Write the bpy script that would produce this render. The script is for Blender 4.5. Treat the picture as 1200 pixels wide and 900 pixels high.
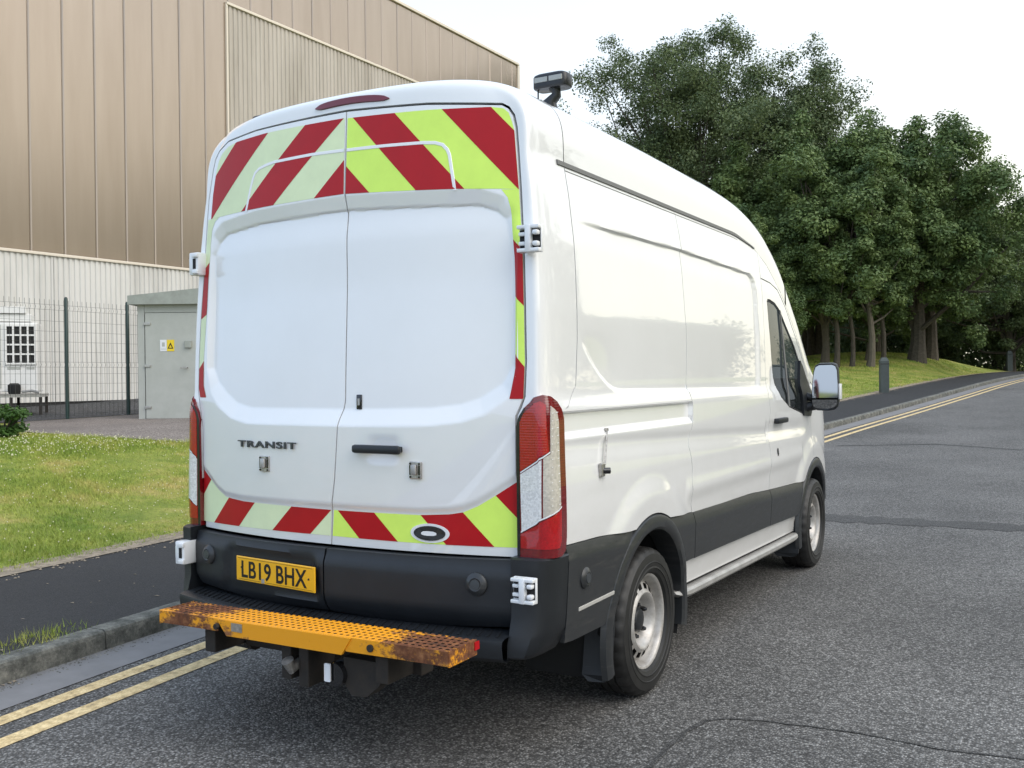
import bpy, bmesh, math, random
import numpy as np
from mathutils import Vector, Matrix
random.seed(7); RNG = np.random.default_rng(7)
SC = bpy.context.scene
for o in list(bpy.data.objects): bpy.data.objects.remove(o)
C = SC.collection
PI = math.pi

# ------------------------------------------------------------------ camera
cam = bpy.data.cameras.new('camera'); co = bpy.data.objects.new('camera', cam); C.objects.link(co)
CP = Vector((2.7567, -3.1696, 1.5408)); yaw, pit, rol = -0.52266, -0.00773, -0.010658
F_ = Vector((math.sin(yaw)*math.cos(pit), math.cos(yaw)*math.cos(pit), math.sin(pit)))
R_ = Vector((math.cos(yaw), -math.sin(yaw), 0)); U_ = R_.cross(F_)
R2 = math.cos(rol)*R_ + math.sin(rol)*U_; U2 = math.cos(rol)*U_ - math.sin(rol)*R_
co.matrix_world = Matrix(((R2.x, U2.x, -F_.x, CP.x), (R2.y, U2.y, -F_.y, CP.y), (R2.z, U2.z, -F_.z, CP.z), (0, 0, 0, 1)))
cam.sensor_width = 36; cam.lens = 1134.16/1200*36; cam.clip_start = .05; cam.clip_end = 2000
SC.camera = co

# ------------------------------------------------------------------ light
SUN_EL, SUN_AZ = math.radians(45), math.radians(92)      # azimuth clockwise from +Y
w = bpy.data.worlds.new('World'); SC.world = w; w.use_nodes = True
nt = w.node_tree; nt.nodes.clear()
sky = nt.nodes.new('ShaderNodeTexSky'); sky.sky_type = 'NISHITA'; sky.sun_disc = False
sky.sun_elevation = SUN_EL; sky.sun_rotation = SUN_AZ; sky.air_density = 1.0; sky.dust_density = 3; sky.ozone_density = 1.2
bgn = nt.nodes.new('ShaderNodeBackground'); bgn.inputs[1].default_value = .15
out = nt.nodes.new('ShaderNodeOutputWorld'); 
# thin high cloud veil over the clear sky: whiter overall, warmer low down on the sun's side
_tc = nt.nodes.new('ShaderNodeTexCoord'); _sp = nt.nodes.new('ShaderNodeSeparateXYZ'); nt.links.new(_tc.outputs['Generated'], _sp.inputs[0])
_rp = nt.nodes.new('ShaderNodeValToRGB'); nt.links.new(_sp.outputs[2], _rp.inputs[0]); _e = _rp.color_ramp.elements
_e[0].position = .0; _e[0].color = (1.0, 1.0, 1.0, 1); _e[1].position = .65; _e[1].color = (.74, .83, .91, 1)
_nz = nt.nodes.new('ShaderNodeTexNoise'); _nz.inputs['Scale'].default_value = 2.2; _nz.inputs['Detail'].default_value = 5
_mp = nt.nodes.new('ShaderNodeMapping'); _mp.inputs[3].default_value = (1, 1, 3.5); nt.links.new(_tc.outputs['Generated'], _mp.inputs[0]); nt.links.new(_mp.outputs[0], _nz.inputs['Vector'])
_r2 = nt.nodes.new('ShaderNodeValToRGB'); nt.links.new(_nz.outputs['Fac'], _r2.inputs[0]); _r2.color_ramp.elements[0].position = .3; _r2.color_ramp.elements[0].color = (.80,)*3+(1,); _r2.color_ramp.elements[1].position = .7; _r2.color_ramp.elements[1].color = (.95,)*3+(1,)
_gn = nt.nodes.new('ShaderNodeVectorMath'); _gn.operation = 'SCALE'; _gn.inputs['Scale'].default_value = 3.5
_dt = nt.nodes.new('ShaderNodeVectorMath'); _dt.operation = 'DOT_PRODUCT'; _dt.inputs[1].default_value = (math.sin(.9), math.cos(.9), 0); nt.links.new(_tc.outputs['Generated'], _dt.inputs[0])
_r3 = nt.nodes.new('ShaderNodeMapRange'); nt.links.new(_dt.outputs['Value'], _r3.inputs[0]); _r3.inputs[1].default_value = -.9; _r3.inputs[2].default_value = .95
_m3 = nt.nodes.new('ShaderNodeMix'); _m3.data_type = 'RGBA'; nt.links.new(_r3.outputs[0], _m3.inputs[0]); _m3.inputs[6].default_value = (.72, .87, 1.12, 1)
_rz = nt.nodes.new('ShaderNodeMapRange'); nt.links.new(_sp.outputs[2], _rz.inputs[0]); _rz.inputs[1].default_value = .04; _rz.inputs[2].default_value = .42
_m5 = nt.nodes.new('ShaderNodeMix'); _m5.data_type = 'RGBA'; nt.links.new(_rz.outputs[0], _m5.inputs[0]); _m5.inputs[6].default_value = (1.10, 1.01, .70, 1); _m5.inputs[7].default_value = (1.0, .985, .95, 1); nt.links.new(_m5.outputs[2], _m3.inputs[7])
_m4 = nt.nodes.new('ShaderNodeMix'); _m4.data_type = 'RGBA'; _m4.blend_type = 'MULTIPLY'; _m4.inputs[0].default_value = 1; nt.links.new(_rp.outputs[0], _m4.inputs[6]); nt.links.new(_m3.outputs[2], _m4.inputs[7]); nt.links.new(_m4.outputs[2], _gn.inputs[0])
_mx = nt.nodes.new('ShaderNodeMix'); _mx.data_type = 'RGBA'; nt.links.new(_r2.outputs[0], _mx.inputs[0]); nt.links.new(sky.outputs[0], _mx.inputs[6]); nt.links.new(_gn.outputs[0], _mx.inputs[7])
nt.links.new(_mx.outputs[2], bgn.inputs[0]); nt.links.new(bgn.outputs[0], out.inputs[0])
sl = bpy.data.lights.new('sun', 'SUN'); sl.energy = .8; sl.angle = math.radians(60); sl.color = (1, .93, .84)
so = bpy.data.objects.new('sun', sl); C.objects.link(so)
sd = Vector((math.sin(SUN_AZ)*math.cos(SUN_EL), math.cos(SUN_AZ)*math.cos(SUN_EL), math.sin(SUN_EL)))
so.rotation_euler = sd.to_track_quat('Z', 'Y').to_euler()
vs = SC.view_settings; vs.view_transform = 'Standard'; vs.look = 'None'; vs.gamma = 1; vs.exposure = 1.38
try: vs.use_curve_mapping = False
except Exception: pass

# ------------------------------------------------------------------ materials
def newmat(name):
    m = bpy.data.materials.new(name); m.use_nodes = True
    return m, m.node_tree, m.node_tree.nodes['Principled BSDF']
def lnk(t, a, b): t.links.new(a, b)
def ramp(t, fac, stops):
    r = t.nodes.new('ShaderNodeValToRGB'); e = r.color_ramp.elements
    while len(e) < len(stops): e.new(.5)
    for i, (p, c) in enumerate(stops): e[i].position = p; e[i].color = (*c, 1) if len(c) == 3 else c
    lnk(t, fac, r.inputs[0]); return r.outputs[0]
def coord(t, scale=(1, 1, 1), kind='Object'):
    tc = t.nodes.new('ShaderNodeTexCoord'); mp = t.nodes.new('ShaderNodeMapping'); mp.inputs[3].default_value = scale
    lnk(t, tc.outputs[kind], mp.inputs[0]); return mp.outputs[0]
def noise(t, vec, s, det=4, rough=.55):
    n = t.nodes.new('ShaderNodeTexNoise'); n.inputs['Scale'].default_value = s; n.inputs['Detail'].default_value = det
    n.inputs['Roughness'].default_value = rough; lnk(t, vec, n.inputs['Vector']); return n.outputs['Fac']
def vor(t, vec, s, feat='F1'):
    n = t.nodes.new('ShaderNodeTexVoronoi'); n.feature = feat; n.inputs['Scale'].default_value = s
    lnk(t, vec, n.inputs['Vector']); return n
def mix(t, fac, a, b, mode='MIX'):
    n = t.nodes.new('ShaderNodeMix'); n.data_type = 'RGBA'; n.blend_type = mode
    for k, v in ((0, fac), (6, a), (7, b)):
        if hasattr(v, 'links') or hasattr(v, 'is_linked'): lnk(t, v, n.inputs[k])
        elif k == 0: n.inputs[k].default_value = v
        else: n.inputs[k].default_value = (*v, 1)
    return n.outputs[2]
def bump(t, b, h, st, dist=.01):
    n = t.nodes.new('ShaderNodeBump'); n.inputs['Strength'].default_value = st; n.inputs['Distance'].default_value = dist
    lnk(t, h, n.inputs['Height']); lnk(t, n.outputs[0], b.inputs['Normal']); return n
def flat(name, col, rough=.5, metal=0, coat=0, spec=.5, em=None, var=0, vs_=8, bmp=0, bs=200, **k):
    m, t, b = newmat(name)
    b.inputs['Base Color'].default_value = (*col, 1); b.inputs['Roughness'].default_value = rough
    b.inputs['Metallic'].default_value = metal; b.inputs['Coat Weight'].default_value = coat; b.inputs['Coat Roughness'].default_value = .03
    b.inputs['Specular IOR Level'].default_value = spec
    if var:
        v = coord(t); n = noise(t, v, vs_, 6, .65)
        lnk(t, ramp(t, n, [(.3, tuple(c*(1-var) for c in col)), (.7, tuple(min(1, c*(1+var)) for c in col))]), b.inputs['Base Color'])
    if bmp: bump(t, b, noise(t, coord(t), bs, 3), bmp, .002)
    return m
def dirty(name, col, dirt, amt=.5, rough=.4, s=6, metal=0, coat=0, zlow=None):
    m, t, b = newmat(name); v = coord(t)
    n = noise(t, v, s, 8, .7); n2 = noise(t, v, s*9, 4, .7)
    f = ramp(t, n, [(.5-amt*.4, (0, 0, 0)), (.5+.25, (1, 1, 1))])
    f2 = mix(t, .5, f, n2, 'MULTIPLY')
    lnk(t, mix(t, f2, col, dirt), b.inputs['Base Color'])
    b.inputs['Roughness'].default_value = rough; b.inputs['Metallic'].default_value = metal; b.inputs['Coat Weight'].default_value = coat
    b.inputs['Coat Roughness'].default_value = .05
    bump(t, b, n2, .15, .003); return m
M = {}
def paint():
    m, t, b = newmat('white_van_paint'); v = coord(t)
    n = noise(t, v, 2.5, 8, .65)
    c = ramp(t, n, [(.3, (.80, .80, .79)), (.75, (.84, .84, .835))])
    n2 = noise(t, coord(t, (3, 3, 14)), 9, 5, .8)
    c2 = mix(t, ramp(t, n2, [(.62, (0, 0, 0)), (.9, (.25, .25, .25))]), c, (.5, .48, .44))
    sx_ = t.nodes.new('ShaderNodeSeparateXYZ'); lnk(t, v, sx_.inputs[0]); mr = t.nodes.new('ShaderNodeMapRange'); lnk(t, sx_.outputs[2], mr.inputs[0])
    mr.inputs[1].default_value = 1.35; mr.inputs[2].default_value = .55; mr.inputs[3].default_value = 0; mr.inputs[4].default_value = .55
    fm = t.nodes.new('ShaderNodeMath'); fm.operation = 'MULTIPLY'; lnk(t, mr.outputs[0], fm.inputs[0]); lnk(t, noise(t, coord(t, (2, 2, 5)), 3, 8, .75), fm.inputs[1])
    c2 = mix(t, fm.outputs[0], c2, (.52, .49, .44))
    lnk(t, c2, b.inputs['Base Color']); b.inputs['Roughness'].default_value = .35
    b.inputs['Coat Weight'].default_value = 1; b.inputs['Coat Roughness'].default_value = .02; b.inputs['Coat IOR'].default_value = 1.75
    w_ = noise(t, v, 1.6, 2, .4); bump(t, b, w_, .05, .01)
    return m
M['paint'] = paint()
M['white_plastic'] = flat('white_hinge_enamel', (.78, .79, .80), .3, coat=.5)
M['trim'] = flat('black_textured_plastic', (.011, .013, .016), .45, spec=.5, var=.25, vs_=5, bmp=.25, bs=500)
def clad():
    m, t, b = newmat('grey_scuffed_cladding'); v = coord(t)
    n = noise(t, coord(t, (1, 2.2, 9)), 4, 8, .75)
    lnk(t, mix(t, ramp(t, n, [(.52, (0, 0, 0)), (.8, (.5, .5, .5))]), (.026, .028, .030), (.12, .112, .10)), b.inputs['Base Color'])
    lnk(t, ramp(t, n, [(.3, (.26, .26, .26)), (.7, (.42, .42, .42))]), b.inputs['Roughness']); bump(t, b, noise(t, v, 500, 2), .15, .001); return m
M['clad'] = clad()
M['rubber'] = flat('black_rubber', (.012, .012, .013), .7)
M['strip'] = flat('grey_roof_strip_rubber', (.16, .16, .155), .6)
M['gap'] = flat('dark_seam', (.01, .01, .011), .8)
M['step'] = flat('grey_step_aluminium', (.42, .41, .39), .45, metal=.5, var=.2)
M['red_vinyl'] = flat('red_reflective_vinyl', (.42, .004, .008), .45, spec=.25, coat=.12, var=.06)
M['lime_vinyl'] = flat('lime_reflective_vinyl', (.68, .93, .15), .42, spec=.3, coat=.12, var=.05)
M['pale_vinyl'] = flat('angle_paled_lime_vinyl', (.74, .83, .52), .42, spec=.3, coat=.12, var=.05)  # same lime film; its paling by viewing angle is put into the colour
M['blackpaint'] = flat('black_gloss', (.012, .012, .013), .2, coat=.4)
M['badge_grey'] = flat('dark_grey_badge', (.045, .05, .055), .3)
M['steel'] = flat('worn_steel', (.45, .43, .40), .35, metal=.8, var=.35, vs_=60)
M['rimsteel'] = dirty('silver_wheel_paint', (.62, .61, .59), (.16, .13, .10), .75, .38, 11, metal=.35)
M['dark_steel'] = dirty('dark_dirty_steel', (.012, .011, .010), (.045, .032, .022), .6, .8, 12)
M['liner'] = flat('wheelarch_liner', (.012, .012, .012), .9)
def tyre():
    m, t, b = newmat('tyre_rubber'); v = coord(t); n = noise(t, v, 9, 6, .7)
    lnk(t, ramp(t, n, [(.3, (.010, .010, .010)), (.75, (.024, .023, .021))]), b.inputs['Base Color'])
    b.inputs['Roughness'].default_value = .55; bump(t, b, noise(t, v, 300, 2), .08, .001); return m
M['tyre'] = tyre()
M['glass'] = flat('tinted_glass', (.02, .025, .025), .02, spec=.35)
M['glass'].node_tree.nodes['Principled BSDF'].inputs['Transmission Weight'].default_value = .75
M['glass'].node_tree.nodes['Principled BSDF'].inputs['Base Color'].default_value = (.055, .065, .065, 1)
M['glass'].node_tree.nodes['Principled BSDF'].inputs['IOR'].default_value = 1.2
M['mirror'] = flat('mirror_glass', (.46, .48, .50), .03, metal=1)
M['interior'] = flat('dark_cab_interior', (.02, .02, .022), .8)
def lens(name, col, sc_, rough=.12):
    m, t, b = newmat(name); v = coord(t)
    n = vor(t, coord(t, (1, 1, 1)), sc_).outputs['Color']
    sp_ = t.nodes.new('ShaderNodeSeparateColor'); lnk(t, n, sp_.inputs[0]); lnk(t, mix(t, .5, col, ramp(t, sp_.outputs[0], [(0, (.55, .55, .55)), (1, (1.1, 1.1, 1.1))]), 'MULTIPLY'), b.inputs['Base Color'])
    b.inputs['Roughness'].default_value = rough; b.inputs['Coat Weight'].default_value = 1; b.inputs['Coat Roughness'].default_value = .02
    wv = t.nodes.new('ShaderNodeTexWave'); wv.wave_type = 'BANDS'; wv.bands_direction = 'Z'; wv.inputs['Scale'].default_value = 30
    lnk(t, v, wv.inputs['Vector']); bump(t, b, wv.outputs['Fac'], .10, .002); return m
M['lens_dark'] = lens('deep_red_lens', (.17, .003, .006), 120)
M['lens_red'] = lens('bright_red_lens', (.42, .004, .008), 160)
M['lens_clear'] = lens('clear_lens_reflector', (.82, .81, .79), 150)
M['lens_amber'] = lens('smoked_lens_reflector', (.55, .51, .45), 110)
M['brake'] = flat('brake_lamp_red', (.14, .004, .012), .3, coat=.4)
M['plate'] = flat('yellow_number_plate', (.92, .48, .015), .3, coat=.6, var=.05)
M['plate_txt'] = flat('number_plate_black', (.012, .012, .012), .35)
def rusty():
    m, t, b = newmat('rusty_yellow_paint'); v = coord(t)
    n = noise(t, coord(t, (1.6, 3, 3)), 3.2, 10, .72); n2 = noise(t, v, 26, 6, .7)
    tc = t.nodes.new('ShaderNodeTexCoord'); sx = t.nodes.new('ShaderNodeSeparateXYZ'); lnk(t, tc.outputs['Object'], sx.inputs[0])
    # the two end sections carry most of the wear
    a = t.nodes.new('ShaderNodeMath'); a.operation = 'SUBTRACT'; lnk(t, sx.outputs[0], a.inputs[0]); a.inputs[1].default_value = .12
    ab = t.nodes.new('ShaderNodeMath'); ab.operation = 'ABSOLUTE'; lnk(t, a.outputs[0], ab.inputs[0])
    mr = t.nodes.new('ShaderNodeMapRange'); lnk(t, ab.outputs[0], mr.inputs[0]); mr.inputs[1].default_value = .28; mr.inputs[2].default_value = .52; mr.inputs[3].default_value = -.06; mr.inputs[4].default_value = .12
    ad = t.nodes.new('ShaderNodeMath'); lnk(t, mr.outputs[0], ad.inputs[0]); lnk(t, n, ad.inputs[1])
    ad2 = t.nodes.new('ShaderNodeMath'); ad2.operation = 'MULTIPLY_ADD'; lnk(t, n2, ad2.inputs[0]); ad2.inputs[1].default_value = .28; lnk(t, ad.outputs[0], ad2.inputs[2])
    f = ramp(t, ad2.outputs[0], [(.68, (0, 0, 0)), (.76, (1, 1, 1))])
    rust = ramp(t, n2, [(.3, (.035, .018, .010)), (.5, (.14, .045, .015)), (.72, (.30, .13, .05))])
    lnk(t, mix(t, f, (.80, .33, .010), rust), b.inputs['Base Color'])
    lnk(t, ramp(t, f, [(0, (.35, .35, .35)), (1, (.85, .85, .85))]), b.inputs['Roughness']); bump(t, b, n2, .4, .004); return m
M['rusty'] = rusty()
M['beacon'] = flat('beacon_black', (.012, .013, .015), .35)
M['beacon_lens'] = flat('beacon_clear_lens', (.30, .31, .29), .25, coat=.3)

def asphalt(name, base, light, sc_, bm_=.6, lo=.35, patch=.25, ps=.35):
    m, t, b = newmat(name); v = coord(t)
    vr = vor(t, v, sc_); vc = vr.outputs['Color']; vd = vr.outputs['Distance']
    sep = t.nodes.new('ShaderNodeSeparateColor'); lnk(t, vc, sep.inputs[0])
    stones = ramp(t, sep.outputs[0], [(0, tuple(c*.45 for c in base)), (.5, base), (.85, tuple((a+b_)/2 for a, b_ in zip(base, light))), (1, light)])
    dark = ramp(t, vd, [(.25, (1, 1, 1)), (.62, (lo, lo, lo))])
    c = mix(t, 1.0, stones, dark, 'MULTIPLY')
    n = noise(t, v, ps, 5, .6); p2 = ramp(t, n, [(.3, (1-patch,)*3), (.7, (1+patch*.6,)*3)])
    c = mix(t, 1.0, c, p2, 'MULTIPLY')
    fine = noise(t, v, sc_*2.7, 2, .6); c = mix(t, .35, c, ramp(t, fine, [(.3, (.5, .5, .5)), (.7, (1.25, 1.25, 1.25))]), 'MULTIPLY')
    lnk(t, c, b.inputs['Base Color']); b.inputs['Roughness'].default_value = .78; b.inputs['Specular IOR Level'].default_value = .4
    h = ramp(t, vd, [(0, (1, 1, 1)), (.6, (0, 0, 0))]); h2 = mix(t, .5, h, vc, 'MULTIPLY')
    bump(t, b, h2, bm_, .006); return m
M['road'] = asphalt('coarse_road_asphalt', (.182, .176, .167), (.47, .46, .44), 95, .9, .42, .34, .45)
M['joint'] = asphalt('tar_joint', (.065, .064, .062), (.17, .168, .162), 120, .4)
M['patch'] = asphalt('smoother_patch_asphalt', (.115, .113, .11), (.26, .255, .245), 120, .6)
M['path'] = asphalt('fine_path_asphalt', (.036, .036, .038), (.064, .063, .064), 180, .3, .7, .12, .8)
M['yard'] = asphalt('worn_yard_surface', (.25, .21, .185), (.38, .34, .31), 60, .3, .7, .3, .5)
M['gravel'] = asphalt('dark_gravel', (.07, .07, .075), (.25, .25, .26), 26, 1.0, .2)
def kerbmat():
    m, t, b = newmat('weathered_kerb_concrete'); v = coord(t)
    n = noise(t, v, 7, 10, .75); n2 = noise(t, v, 60, 5, .75)
    c = ramp(t, n, [(.32, (.055, .058, .05)), (.5, (.15, .15, .135)), (.68, (.33, .32, .28))])
    c = mix(t, .55, c, ramp(t, n2, [(.35, (.35, .35, .33)), (.7, (1.3, 1.3, 1.25))]), 'MULTIPLY')
    lnk(t, c, b.inputs['Base Color']); b.inputs['Roughness'].default_value = .9; bump(t, b, n2, .7, .01); return m
M['kerb'] = kerbmat()
M['channel'] = flat('smooth_concrete_channel', (.20, .195, .195), .8, var=.13, vs_=4, bmp=.2, bs=150)
def linemat():
    m, t, b = newmat('worn_yellow_line'); v = coord(t)
    n = noise(t, v, 16, 9, .75); n2 = noise(t, v, 110, 3, .6)
    c = ramp(t, n, [(.33, (.10, .095, .085)), (.43, (.56, .41, .20)), (.62, (.84, .66, .36))])
    c = mix(t, .45, c, ramp(t, n2, [(.3, (.45, .45, .45)), (.55, (1.1, 1.1, 1.1))]), 'MULTIPLY')
    lnk(t, c, b.inputs['Base Color']); b.inputs['Roughness'].default_value = .75; bump(t, b, n2, .4, .003); return m
M['line'] = linemat()
M['dirt'] = flat('edge_dirt', (.27, .22, .16), .95, var=.45, vs_=14, bmp=.8, bs=60)
def grassmat(name, a, b_, c_):
    m, t, b = newmat(name); v = coord(t)
    n = noise(t, v, 1.3, 6, .65); n2 = noise(t, v, 30, 4, .7)
    c = ramp(t, n, [(.3, a), (.52, b_), (.74, c_)])
    c = mix(t, .5, c, ramp(t, n2, [(.3, (.45, .45, .45)), (.7, (1.4, 1.4, 1.3))]), 'MULTIPLY')
    lnk(t, c, b.inputs['Base Color']); b.inputs['Roughness'].default_value = .8; b.inputs['Specular IOR Level'].default_value = .2
    bump(t, b, n2, .8, .03); return m
M['ground'] = grassmat('lawn_ground', (.13, .19, .035), (.26, .29, .065), (.46, .36, .15))
M['blade'] = grassmat('grass_blades', (.18, .29, .045), (.36, .42, .09), (.62, .50, .20))
def leafmat(name, dark, light, ns=.9):
    m, t, b = newmat(name); v = coord(t); n = noise(t, v, ns, 4, .6)
    g = t.nodes.new('ShaderNodeNewGeometry')
    c = ramp(t, n, [(.33, dark), (.68, light)])
    c = mix(t, .5, c, ramp(t, g.outputs['Random Per Island'], [(0, (.55, .6, .5)), (1, (1.35, 1.3, 1.2))]), 'MULTIPLY')
    lnk(t, c, b.inputs['Base Color']); b.inputs['Roughness'].default_value = .55; b.inputs['Specular IOR Level'].default_value = .3
    tr = t.nodes.new('ShaderNodeBsdfTranslucent'); lnk(t, c, tr.inputs[0]); ms = t.nodes.new('ShaderNodeMixShader'); ms.inputs[0].default_value = .22
    o = t.nodes['Material Output']; lnk(t, b.outputs[0], ms.inputs[1]); lnk(t, tr.outputs[0], ms.inputs[2]); lnk(t, ms.outputs[0], o.inputs[0]); return m
M['leaf_a'] = leafmat('poplar_leaves', (.075, .112, .055), (.175, .22, .095))
M['leaf_b'] = leafmat('maple_leaves', (.070, .120, .048), (.205, .275, .095))
M['leaf_c'] = leafmat('far_leaves', (.085, .13, .06), (.18, .23, .10))
M['leaf_bush'] = leafmat('bush_leaves', (.05, .11, .025), (.09, .18, .04), 4)
M['bark'] = dirty('bark', (.045, .037, .028), (.15, .13, .10), .5, .95, 9)
M['bark_light'] = dirty('light_bark', (.17, .145, .11), (.08, .07, .055), .5, .95, 9)
def tan():
    m, t, b = newmat('tan_metal_cladding'); v = coord(t); n = noise(t, coord(t, (1, 1, .12)), 1.8, 6, .6)
    lnk(t, ramp(t, n, [(.3, (.40, .325, .26)), (.7, (.455, .375, .305))]), b.inputs['Base Color'])
    b.inputs['Roughness'].default_value = .24; b.inputs['Metallic'].default_value = .7; return m
M['tan'] = tan()
def stainwall(name, col, dk):
    m, t, b = newmat(name); n = noise(t, coord(t, (.35, .35, .05)), 2.2, 8, .7)
    lnk(t, ramp(t, n, [(.35, dk), (.55, col)]), b.inputs['Base Color']); b.inputs['Roughness'].default_value = .45; return m
M['corr_tan'] = stainwall('corrugated_beige', (.48, .435, .38), (.36, .32, .27))
M['corr_white'] = stainwall('corrugated_white', (.66, .65, .62), (.52, .51, .48))
M['trim_cream'] = flat('cream_flashing', (.70, .63, .53), .45)
M['fence'] = flat('dark_green_fence_paint', (.012, .035, .030), .4)
M['wire'] = flat('dark_wire', (.05, .055, .052), .5)
M['cab_grey'] = dirty('grey_grp_panel', (.44, .45, .41), (.36, .37, .33), .3, .45, 3)
M['cab_roof'] = dirty('weathered_grp_roof', (.36, .38, .34), (.22, .23, .20), .5, .7, 5)
M['ac_white'] = flat('white_unit_enamel', (.75, .74, .71), .4, var=.05)
M['dark'] = flat('dark_void', (.012, .012, .012), .8)
M['sign_white'] = flat('white_sign', (.75, .76, .78), .4)
M['sign_yellow'] = flat('yellow_sign', (.80, .58, .02), .4)
M['bollard'] = dirty('grey_green_timber', (.085, .10, .095), (.05, .06, .055), .5, .8, 12)
M['flower'] = flat('white_clover', (.66, .64, .42), .7)
M['conc'] = flat('grey_concrete', (.25, .25, .24), .9, var=.2)

# ------------------------------------------------------------------ mesh helpers
class MB:
    def __init__(s): s.v = []; s.f = []
    def add(s, vs_, fs):
        o = len(s.v); s.v += [tuple(map(float, q)) for q in vs_]; s.f += [tuple(i+o for i in f) for f in fs]; return s
    def box(s, x0, x1, y0, y1, z0, z1, bev=0, rot=None):
        bm = bmesh.new(); bmesh.ops.create_cube(bm, size=1)
        for v in bm.verts: v.co = Vector(((x0+x1)/2+v.co.x*(x1-x0), (y0+y1)/2+v.co.y*(y1-y0), (z0+z1)/2+v.co.z*(z1-z0)))
        if bev: bmesh.ops.bevel(bm, geom=bm.edges[:], offset=bev, segments=2, affect='EDGES', profile=.5)
        if rot: 
            c = Vector(((x0+x1)/2, (y0+y1)/2, (z0+z1)/2)); bmesh.ops.rotate(bm, verts=bm.verts, cent=c, matrix=rot)
        return s.bm(bm)
    def bm(s, bm):
        bm.verts.index_update(); s.add([v.co for v in bm.verts], [[v.index for v in f.verts] for f in bm.faces]); bm.free(); return s
    def tube(s, pts, r, n=10, cap=True):
        pts = [Vector(p) for p in pts]; rr = r if hasattr(r, '__len__') else [r]*len(pts); rings = []
        for i, p in enumerate(pts):
            d = (pts[min(i+1, len(pts)-1)]-pts[max(i-1, 0)]).normalized()
            a = d.orthogonal().normalized() if i == 0 else (rings[-1][1]-d*rings[-1][1].dot(d)).normalized()
            b = d.cross(a); rings.append(([p+(a*math.cos(q)+b*math.sin(q))*rr[i] for q in [2*PI*k/n for k in range(n)]], a))
        vs_ = [v for ring in rings for v in ring[0]]; fs = []
        for i in range(len(pts)-1):
            for k in range(n): fs.append((i*n+k, i*n+(k+1) % n, (i+1)*n+(k+1) % n, (i+1)*n+k))
        if cap: fs += [tuple(range(n))[::-1], tuple((len(pts)-1)*n+k for k in range(n))]
        return s.add(vs_, fs)
    def lathe(s, prof, n=64, ax='x', c=(0, 0, 0), close=False, skip=None):
        """prof = [(axial, radius)]; ring k around axis"""
        vs_ = []; fs = []
        for (a, r) in prof:
            for k in range(n):
                q = 2*PI*k/n; u, v = r*math.cos(q), r*math.sin(q)
                p = {'x': (a, u, v), 'y': (u, a, v), 'z': (u, v, a)}[ax]; vs_.append((p[0]+c[0], p[1]+c[1], p[2]+c[2]))
        m = len(prof)
        for i in range(m if close else m-1):
            for k in range(n):
                if skip and skip(i, k): continue
                j = (i+1) % m; fs.append((i*n+k, i*n+(k+1) % n, j*n+(k+1) % n, j*n+k))
        return s.add(vs_, fs)
    def build(s, name, mat, parent=None, smooth=False, label=None):
        us = sorted({i for f in s.f for i in f})
        if len(us) < len(s.v): mp_ = {a: b for b, a in enumerate(us)}; s.v = [s.v[a] for a in us]; s.f = [tuple(mp_[i] for i in f) for f in s.f]
        me = bpy.data.meshes.new(name); me.from_pydata(s.v, [], s.f); me.materials.append(mat)
        if smooth:
            me.polygons.foreach_set('use_smooth', [True]*len(me.polygons))
            if smooth != 'all': me.set_sharp_from_angle(angle=math.radians(38))
        o = bpy.data.objects.new(name, me); C.objects.link(o)
        if parent: o.parent = parent
        if label: o['label'] = label
        return o
def thing(name, label, cat, loc=(0, 0, 0), group=None, kind=None, rz=0):
    o = bpy.data.objects.new(name, None); C.objects.link(o); o.location = loc; o.rotation_euler = (0, 0, rz); o.empty_display_size = .2
    if label: o['label'] = label; o['category'] = cat
    if group: o['group'] = group
    if kind: o['kind'] = kind
    return o
def tag(o, label, cat, group=None):
    o['label'] = label; o['category'] = cat
    if group: o['group'] = group
    return o
def sstep(a, b, t):
    t = max(0., min(1., (t-a)/(b-a))); return t*t*(3-2*t)
def struct(o, kind='structure', label=None, cat=None):
    o['kind'] = kind
    if label: o['label'] = label; o['category'] = cat
    return o
def grid(fn, us, vs_, mb=None, flip=False):
    """fn(u,v)->xyz on a grid of parameters"""
    mb = mb or MB(); pts = [fn(u, v) for v in vs_ for u in us]; n = len(us); fs = []
    for j in range(len(vs_)-1):
        for i in range(n-1):
            q = (j*n+i, j*n+i+1, (j+1)*n+i+1, (j+1)*n+i); fs.append(q[::-1] if flip else q)
    return mb.add(pts, fs)
def clip_half(poly, a, b, c):
    out_ = []; n = len(poly)
    for i in range(n):
        p, q = poly[i], poly[(i+1) % n]; dp = a*p[0]+b*p[1]-c; dq = a*q[0]+b*q[1]-c
        if dp <= 1e-9: out_.append(p)
        if (dp < -1e-9 and dq > 1e-9) or (dp > 1e-9 and dq < -1e-9):
            t = dp/(dp-dq); out_.append((p[0]+t*(q[0]-p[0]), p[1]+t*(q[1]-p[1])))
    return out_
def area(p): return .5*sum(p[i][0]*p[(i+1) % len(p)][1]-p[(i+1) % len(p)][0]*p[i][1] for i in range(len(p)))
def clip_convex(subj, conv):
    if area(conv) < 0: conv = conv[::-1]
    for i in range(len(conv)):
        p, q = conv[i], conv[(i+1) % len(conv)]; a, b = q[1]-p[1], -(q[0]-p[0])
        subj = clip_half(subj, a, b, a*p[0]+b*p[1])
        if len(subj) < 3: return []
    return subj
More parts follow.
